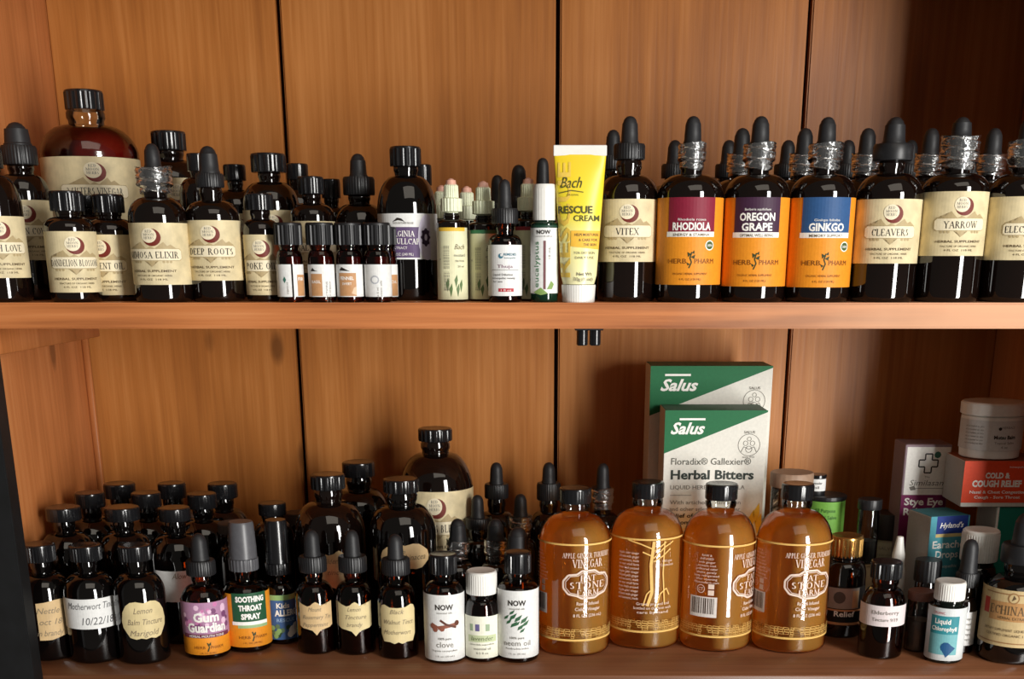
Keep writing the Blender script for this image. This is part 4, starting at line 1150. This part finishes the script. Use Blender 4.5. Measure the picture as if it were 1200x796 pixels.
# cartons
def carton(name, label, X0, X1, Y0, D, z0, z1, m, yaw=0.0, side=None, top=None, bev=.0004):
    o = thing(name, label, 'box', (X0, Y0, z0), yaw)
    w, h = X1 - X0, z1 - z0
    bm = box_bm(0, w, 0, D, 0, h - .0003, bev, 1)
    b = finish(bm, 'carton_body', m, o, smooth=False)
    f = finish(box_bm(.0006, w - .0006, .0006, D - .0006, h - .0004, h, .0001, 1), 'lid_flap', top or m, o, smooth=False)
    if side: finish(box_bm(-.00025, 0, .0006, D - .0006, .0006, h - .0008), 'side_panel', side, o, smooth=False)
    return o


SW = mm('carton_white', (222, 220, 210)); SG = mm('carton_green', (26, 104, 62)); SGY = mm('carton_grey', (150, 150, 140))


def salus(label, uL, uR, vt, Y, D, big):
    X0, X1 = PX(uL, vt + 20, Y), PX(uR, vt + 20, Y)
    z1 = PZ(vt, Y)
    o = carton('remedy_carton', label, X0, X1, Y, D, ZF, z1, SW, top=mm('carton_top_green', (60, 100, 74)))
    t = PT(vt + 40, Y); W_ = (X1 - X0) / t; H = (z1 - ZF) / t
    yL = 57 if big else 50
    a = [P(SG, [(0, 0), (W_, 0), (W_, 2), (0, yL)], 1)]
    a += [T(WH, 'Salus', 27 if not big else 34, 27 if not big else 28, 13.5, w=40 if not big else 44, b=.03, sh=.35, l=3), R_(WH, 17, 9, 47, 11.4, 3)]
    cx, cy = W_ - 20, 40
    a += ring_(INKG, cx, cy, 13, .6, 1, 28) + [T(INKG, 'SALUS', cx, cy - 13.5, 3, w=13, b=.01), T(INKG, 'since 1916', cx, cy + 15, 2.4, w=14)]
    a += ring_(INKG, cx - 4, cy - 2, 3, .6, 1, 12) + ring_(INKG, cx + 4, cy - 2, 3, .6, 1, 12) + ring_(INKG, cx, cy - 7, 2.6, .6, 1, 12)
    a += line_(INKG, [(cx - 9, cy + 8), (cx - 6, cy + 2), (cx, cy + 5), (cx + 6, cy + 2), (cx + 9, cy + 8)], .7) + ring_(INKG, cx, cy + 5, 4, .6, 1, 12)
    if not big:
        a += [T(mm('carton_ink', (92, 92, 84)), 'Floradix® Gallexier®', 9, 63, 8.2, w=94, al='L'), T(mm('carton_ink_dark', (46, 54, 48)), 'Herbal Bitters', 9, 80, 11, w=98, b=.028, al='L'),
              T(INKG, 'LIQUID HERBAL FORMULA', 9, 92, 5, w=88, al='L'), R_(INKG, 9, 99, 34, 99.6, 1), T(INKG, 'With artichoke, dandelion', 9, 110, 5, w=84, al='L'), T(INKG, 'and other selected herbs for', 9, 118, 5, w=84, al='L'),
              T(INK, 'relief of digestive', 9, 126, 5, w=62, al='L', b=.02), T(INK, 'discomfort', 9, 134, 5, w=38, al='L', b=.02)]
        ylw = mm('petal_yellow', (232, 190, 60))
        for x, y in ((W_ - 14, 128), (W_ - 8, 120), (W_ - 5, 132), (30, 140), (40, 146), (22, 150), (W_ - 20, 140)): a.append(P(ylw, [(x, y + 14), (x - 3, y), (x + 4, y - 12), (x + 5, y + 2)], 1))
    f = art_mesh('print', a, t, t, z1 - ZF, None, 0, .0002, o, plane=0)
    return o


salus('green and white Salus carton at the back, taller and behind the other'.replace('Salus ', ''), 762, 905, 429, .183, .05, True)
salus('green and white herbal bitters carton in front, behind the barcode cider bottle', 779, 899, 481, .132, .046, False)


def carton_px(name, label, X0, X1, Y, D, z0, z1, m, art, yaw=0.0, side=None, top=None, vref=600):
    o = carton(name, label, X0, X1, Y, D, z0, z1, m, yaw, side, top)
    t = PT(vref, Y)
    art_mesh('print', art((X1 - X0) / t, (z1 - z0) / t), t, t, z1 - z0, None, 0, .0002, o, plane=0)
    return o


MV = mm('eye_magenta', (120, 28, 84)); MVG = mm('carton_mauve', (150, 128, 138))


def stye(W_, H):
    a = [R_(WH, 2, 3, W_ - 1, 59, 1), R_(MV, 0, 59, W_ - 1, H, 1)]
    pl = [(-4, -11), (4, -11), (4, -4), (11, -4), (11, 4), (4, 4), (4, 11), (-4, 11), (-4, 4), (-11, 4), (-11, -4), (-4, -4), (-4, -11)]
    a += line_(INK, [(28 + x, 22 + y) for x, y in pl], 1.6, 2) + [C_(mm('leaf_teal', (60, 110, 96)), 38, 12, 4, 3, 8)]
    a += [T(INKG, 'The', 28, 39, 2.4, w=6), T(INKG, 'Similasan', 28, 48, 7, w=40, sh=.2), R_(INKG, 14, 51, 50, 51.6, 2), P(INKG, [(8, 50), (14, 48), (16, 53), (10, 54)], 2),
          T(WH, 'Stye Eye', 4, 71, 8.5, w=46, b=.03, al='L'), T(WH, 'Relief', 4, 83, 8.5, w=30, b=.03, al='L')]
    return a


def cold(W_, H):
    return [R_(mm('cold_orange', (224, 72, 34)), 0, 0, W_, H - 5, 1), T(WH, 'COLD &', 40, 20, 6.5, w=29, b=.05), T(WH, 'COUGH RELIEF', 40, 30, 7.5, w=58, b=.05), T(WH, 'Nasal & Chest Congestion', 42, 38, 3.6, w=66, b=.02), T(WH, 'Cough - Sore Throat', 42, 44, 3.4, w=54, b=.02),
            T(WH, 'homeopathic', 62, 8, 2.4, w=18)]


def earache(W_, H):
    return [R_(mm('ear_teal', (72, 150, 164)), 0, 0, W_, H, 1), R_(mm('ear_blue', (28, 52, 128)), 8, 0, W_ - 2, 21, 2), T(WH, "Hyland's", 28, 14, 6.5, w=31, b=.02, sh=.25, l=4), R_(mm('ear_gold', (200, 180, 120)), 8, 21, W_ - 2, 25, 2),
            T(WH, 'Earache', 5, 38, 9, w=42, b=.02, al='L', l=4), T(WH, 'Drops', 10, 50, 9, w=30, b=.02, al='L', l=4), T(WH, 'homeopathic', 8, 62, 4, w=32, al='L', l=4)]


zs_ = PZ(521, .172)
carton_px('medicine_carton', 'white and magenta stye eye relief carton with black cross, standing at the back', PX(1060, 550, .17), PX(1114, 550, .17), .172, .036, ZF, zs_, MVG, stye, side=mm('side_mauve', (132, 112, 116)), top=mm('side_mauve', (132, 112, 116)), vref=550)
zt_ = PZ(594, .12)
t2 = carton_px('medicine_carton', 'teal and white carton standing under the orange cold relief carton', PX(1168, 600, .12), .434, .12, .047, ZF, zt_, mm('teal_carton', (26, 122, 104)), lambda W_, H: [R_(WH, 0, 0, 3, H, 1)], side=mm('side_white', (206, 204, 196)), top=mm('side_white', (206, 204, 196)))
zc_ = PZ(540, .12)
carton_px('medicine_carton', 'orange cold and cough relief carton lying under the white jar', PX(1128, 560, .12), .434, .118, .05, zt_ + .0002, zc_, mm('side_white', (206, 204, 196)), cold, side=mm('side_grey', (170, 168, 164)), top=mm('rust_top', (150, 84, 56)), vref=560)
ze_ = PZ(606, .112)
carton_px('medicine_carton', 'blue and teal earache drops carton turned slightly, behind the white-capped bottle', PX(1090, 620, .112), PX(1141, 620, .112), .112, .037, ZF, ze_, mm('side_grey', (170, 168, 164)), earache, yaw=math.radians(14), side=mm('side_grey', (170, 168, 164)), top=mm('ear_top', (60, 120, 130)), vref=620)


def jar(name, label, u, v, w, Y, z0, vtop, vlid, body, lidm, lid_w=None, lab=None, cat='jar', rib=0, conts=None, rbot=.96):
    t = PT(v, Y); r = w / 2 * t; rl = (lid_w or w) / 2 * t
    X = PX(u, v, Y)
    o = thing(name, label, cat, (X, Y, z0))
    zt = PZ(vtop, Y + (rl if vtop > 300 else 0)) - z0; zl = PZ(vlid, Y - rl) - z0
    finish(lathe([(r * .9 * rbot, 0), (r * rbot, .0012), (r, zl * .5), (r, zl - .0015), (r * .93, zl), (r * .93, zl + (zt - zl) * .5)]), 'jar_body', body, o)
    if conts:
        cf, cm_ = conts
        finish(lathe([(0, .001), (r * .84, .0012), (r * .86, zl * cf), (0, zl * cf)], seg=24), 'contents', cm_, o)
    h = zt - zl
    finish(lathe([(rl * .98, zl), (rl, zl + h * .05), (rl, zl + h * .88), (rl * .96, zt), (0, zt)], rib=rib or 24, ribd=rl * (.03 if rib else .006)), 'lid', lidm, o)
    if lab:
        lt, lb, pm, art, off, ext = lab
        tz, bz = PZ(lt, Y - r) - z0, PZ(lb, Y - r) - z0
        tf = PT((lt + lb) / 2, Y - r); H = lb - lt
        thc = -math.atan2(X, Y - CY) + off
        hw = ext * r / tf
        L = art_mesh('label', [R_(pm, -hw, 0, hw, H, 0)], tf, (tz - bz) / H, tz, r, thc, .0002, o)
        if art: art_mesh('print', art(H), tf, (tz - bz) / H, tz, r, thc, .0003, L)
    return o


jar('ointment_jar', 'wide white-lidded jar standing on the orange carton', 1161, 510, 70, .144, zc_ + .0002, 466, 489, WHITEP, WHITEP, 74,
    (494, 529, mm('jar_label', (206, 206, 204)), lambda H: [T(INK, 'Mutsu Balm', 17, 21, 4.4, w=26, b=.03), C_(INK, 10, 9, 2, 1, 8), T(INKG, 'HERBALS', 20, 9, 3, w=16), T(INKG, 'Topical Salve', 17, 27, 3, w=24), T(INKG, '4 oz', 17, 32, 3, w=8)]
     + [T(INKG, 'use as needed on skin', -20, 8 + i * 4, 2.2, w=24) for i in range(6)], 0, 1.5))
jar('glass_jar', 'small glass jar with dusty beige lid right of the green and white cartons', 926, 590, 46, .143, ZF, 549, 574, CLEAR, mat('beige_lid', (150, 122, 100), .6, bump=.3), 50, None, conts=(.8, mat('tan_powder', (140, 110, 80), .8)))
tin = jar('salve_tin', 'green-labelled salve tin with dark lid behind the rightmost cider bottle', 967, 600, 44, .205, ZF, 575, 588, DULLB, DULLB, 47,
          (589, 628, mm('lime_green', (116, 172, 72)), lambda H: [T(mm('green_ink', (40, 90, 40)), 'All Purpose', 0, 12, 4.5, w=24), T(mm('green_ink', (40, 90, 40)), 'Herbal Salve', 0, 20, 4.5, w=28), T(mm('green_ink', (40, 90, 40)), 'net 2 oz', 0, 28, 3, w=14)], 0, 1.9))
zti = max((v.co.z for v in tin.children[1].data.vertices)) + ZF
jar('tiny_vial', 'tiny black-capped vial with white label standing on the green tin', 957, 568, 21, .205, zti + .0001, 554, 561, DULLB, BLACKP, 22,
    (562, 576, WHITE, lambda H: [T(INK, 'Lavender', 0, 6, 3, w=13), T(INK, 'oil', 0, 11, 3, w=6)], 0, 1.3), cat='vial')
b_ = LB('remedy_bottle', 'dark bottle with ribbed gold lid and pictorial relief label beside the last cider bottle', 987, 700, 50, (623, None, 655, 657, 672), base=749, wc=38, wn=33, cm=GOLD, glass=COBALT, clo='caprib', rib=24,
        lab=(689, 734, mm('label_black', (26, 24, 24)), lambda H: [R_(mm('photo_grey', (150, 140, 130)), -20, 1, 21, 25, 1), C_(mm('photo_dark', (84, 76, 70)), -3, 12, 7, 2, 12), R_(mm('photo_tan', (190, 150, 110)), 12, 4, 20, 24, 2), T(WH, 'Relief', 4, 34, 6.5, w=24, b=.02), R_(mm('copper_line', (196, 140, 96)), -26, 26, 26, 28, 1), R_(mm('copper_line', (196, 140, 96)), -26, 41, 26, 44, 1)], 0, 1.5))
cj = jar('cream_jar', 'small cream-coloured jar under the clear vial', 1014, 680, 34, .168, ZF, 655, 664, mm('cream_pot', (176, 152, 116)), mm('cream_pot', (176, 152, 116)), 36, None)
zcj = max((v.co.z for v in cj.children[1].data.vertices)) + ZF
jar('glass_vial', 'clear glass vial with black cap and dark herbs, standing on the cream jar', 1017, 620, 25, .168, zcj + .0001, 582, 599, CLEAR, DULLB, 28, None, cat='vial', conts=(.42, mat('dark_herb', (22, 20, 18), .7, bump=.5)), rbot=1)
jar('salve_jar', 'cream-label jar with dark brown lid left of the stye eye carton', 1038, 640, 36, .2, ZF, 597, 634, mm('cream_body', (150, 138, 112)), mat('brown_lid', (36, 28, 24), .5), 38,
    (637, 670, mm('cream_paper', (176, 168, 140)), lambda H: [T(INKG, 'SALVE', 0, 8, 4, w=16), T(INKG, 'calendula', 0, 15, 3, w=18)], 0, 1.7))
# white eye dropper bottle
Y = .125; t = PT(660, Y); o = thing('eye_drop_bottle', 'small white plastic eye drop bottle with pointed tip', 'bottle', (PX(1052, 660, Y), Y, ZF))
z = lambda v: PZ(v, Y) - ZF
finish(lathe([(9 * t, 0), (10 * t, .001), (10 * t, z(690)), (9.4 * t, z(672)), (8 * t, z(664)), (7 * t, z(662))]), 'bottle_body', WHITEP, o)
finish(lathe([(7.6 * t, z(663)), (7.4 * t, z(650)), (5.4 * t, z(640)), (4.6 * t, z(634)), (3.8 * t, z(629)), (0, z(628))]), 'tip_cap', WHITEP, o)
b_ = LB('apothecary_bottle', 'brown glass bottle with narrow white typed label and black cap, right floor front', 1034, 720, 51, (653, None, 681, 690, 712), base=774, wc=36, wn=28, clo='capflute', rib=24, glass=AMBER, liq=720,
        lab=(711, 735, mm('label_pinkwhite', (218, 206, 206)), lambda H: [T(INKG, 'Elderberry', 4, 10, 4.6, w=32), T(INKG, 'Tincture 9/19', 4, 18, 4, w=30)], 0, 1.45))
jar('glass_jar', 'low clear jar with reddish lid between the brown bottle and teal-label bottle', 1077, 725, 30, .071, ZF, 688, 706, CLEAR, mat('rust_lid', (120, 78, 66), .5, bump=.3), 31, None, conts=(.6, mat('grey_salve', (120, 96, 84), .6)))
jar('vial', 'short black-capped dark vial in front of the earache carton', 1086, 680, 28, .093, ZF, 652, 684, COBALT, DULLB, 31, None, cat='vial', rib=20)
LB('supplement_bottle', 'small bottle with teal liquid supplement label and white cap, right floor front', 1108, 740, 43, (676, None, 706, 710, 718), Y=.043, wc=35, wn=31, clo='caprib', rib=40, ribd=.0003, cm=WHITEP, glass=mat('green_black_glass', (16, 22, 18), .06), r=.0152,
   lab=(714, 775, mm('label_greywhite', (206, 210, 210)), lambda H: [T(mm('small_red', (176, 52, 62)), 'ORGANIC', -9, 7, 3, w=14), R_(mm('teal_panel', (46, 132, 142)), -19, 9, 15, 30, 1), R_(mm('teal_pale', (110, 170, 176)), -19, 30, 15, 54, 1), T(WH, 'Liquid', -4, 18, 6, w=18, b=.02), T(WH, 'Chlorophyll', -2, 26, 5, w=29, b=.02), P(mm('drop_blue', (24, 76, 120)), [(-4, 46), (4, 40), (13, 46), (3, 57)], 2), C_(mm('drop_blue', (24, 76, 120)), 2, 45, 6, 3, 10)], 0, 1.5))
LB('dropper_bottle', 'black dropper bottle with white side label tucked behind the teal-label bottle', 1131, 700, 30, (632, 672, 690, 700, 712), Y=.067, clo='drop', wc=27, wb=19, wn=18, r=.0106, lab=(718, 757, WHITE, lambda H: [T(INKG, 'drops', 6, 9 + i * 6, 3, w=9) for i in range(5)], 0, 1.7))
LB('supplement_bottle', 'dark bottle with large white ribbed cap in front of the earache carton', 1147, 650, 44, (616, None, 661, 664, 676), Y=.0945, wc=43, wn=36, clo='caprib', rib=44, ribd=.0004, cm=WHITEP, glass=COBALT, r=.0162)
LB('dropper_bottle', 'large black dropper bottle with ornate tan label at the right edge', 1188, 730, 80, (601, 640, 664, 676, 700), Y=.05, clo='dropsmooth', wc=48, wb=26, wn=34, glass=COBALT, r=.0272,
   lab=(694, 760, mm('ornate_tan', (196, 172, 126)), lambda H: [R_(mm('ornate_brown', (150, 112, 72)), -36, 4, 44, 5.4, 1), R_(mm('ornate_red', (176, 60, 50)), -38, 12, -29, 30, 1), C_(mm('ornate_brown', (150, 112, 72)), 0, 9, 6.5, 2, 14), C_(mm('ornate_tan', (196, 172, 126)), 0, 9, 5, 3, 14),
        P(INKB, [(-2, 12), (0, 5), (3, 9)], 4), R_(mm('ornate_gold', (180, 134, 84)), -28, 14, 44, 36, 1), T(INKB, 'ECHINACEA', 4, 28, 9.5, w=62, f='serif', l=3), T(INKB, 'HERBAL EXTRACT', 2, 34, 3.4, w=36, l=3),
        T(INKB, 'DIETARY SUPPLEMENT  LIQUID EXTRACT', 0, 48, 3, w=66), T(INKB, 'CERTIFIED ORGANIC 1 FL OZ', 0, 54, 3, w=58), R_(mm('ornate_brown', (150, 112, 72)), -44, 61, 44, 62.4, 1)], -3, 1.6))
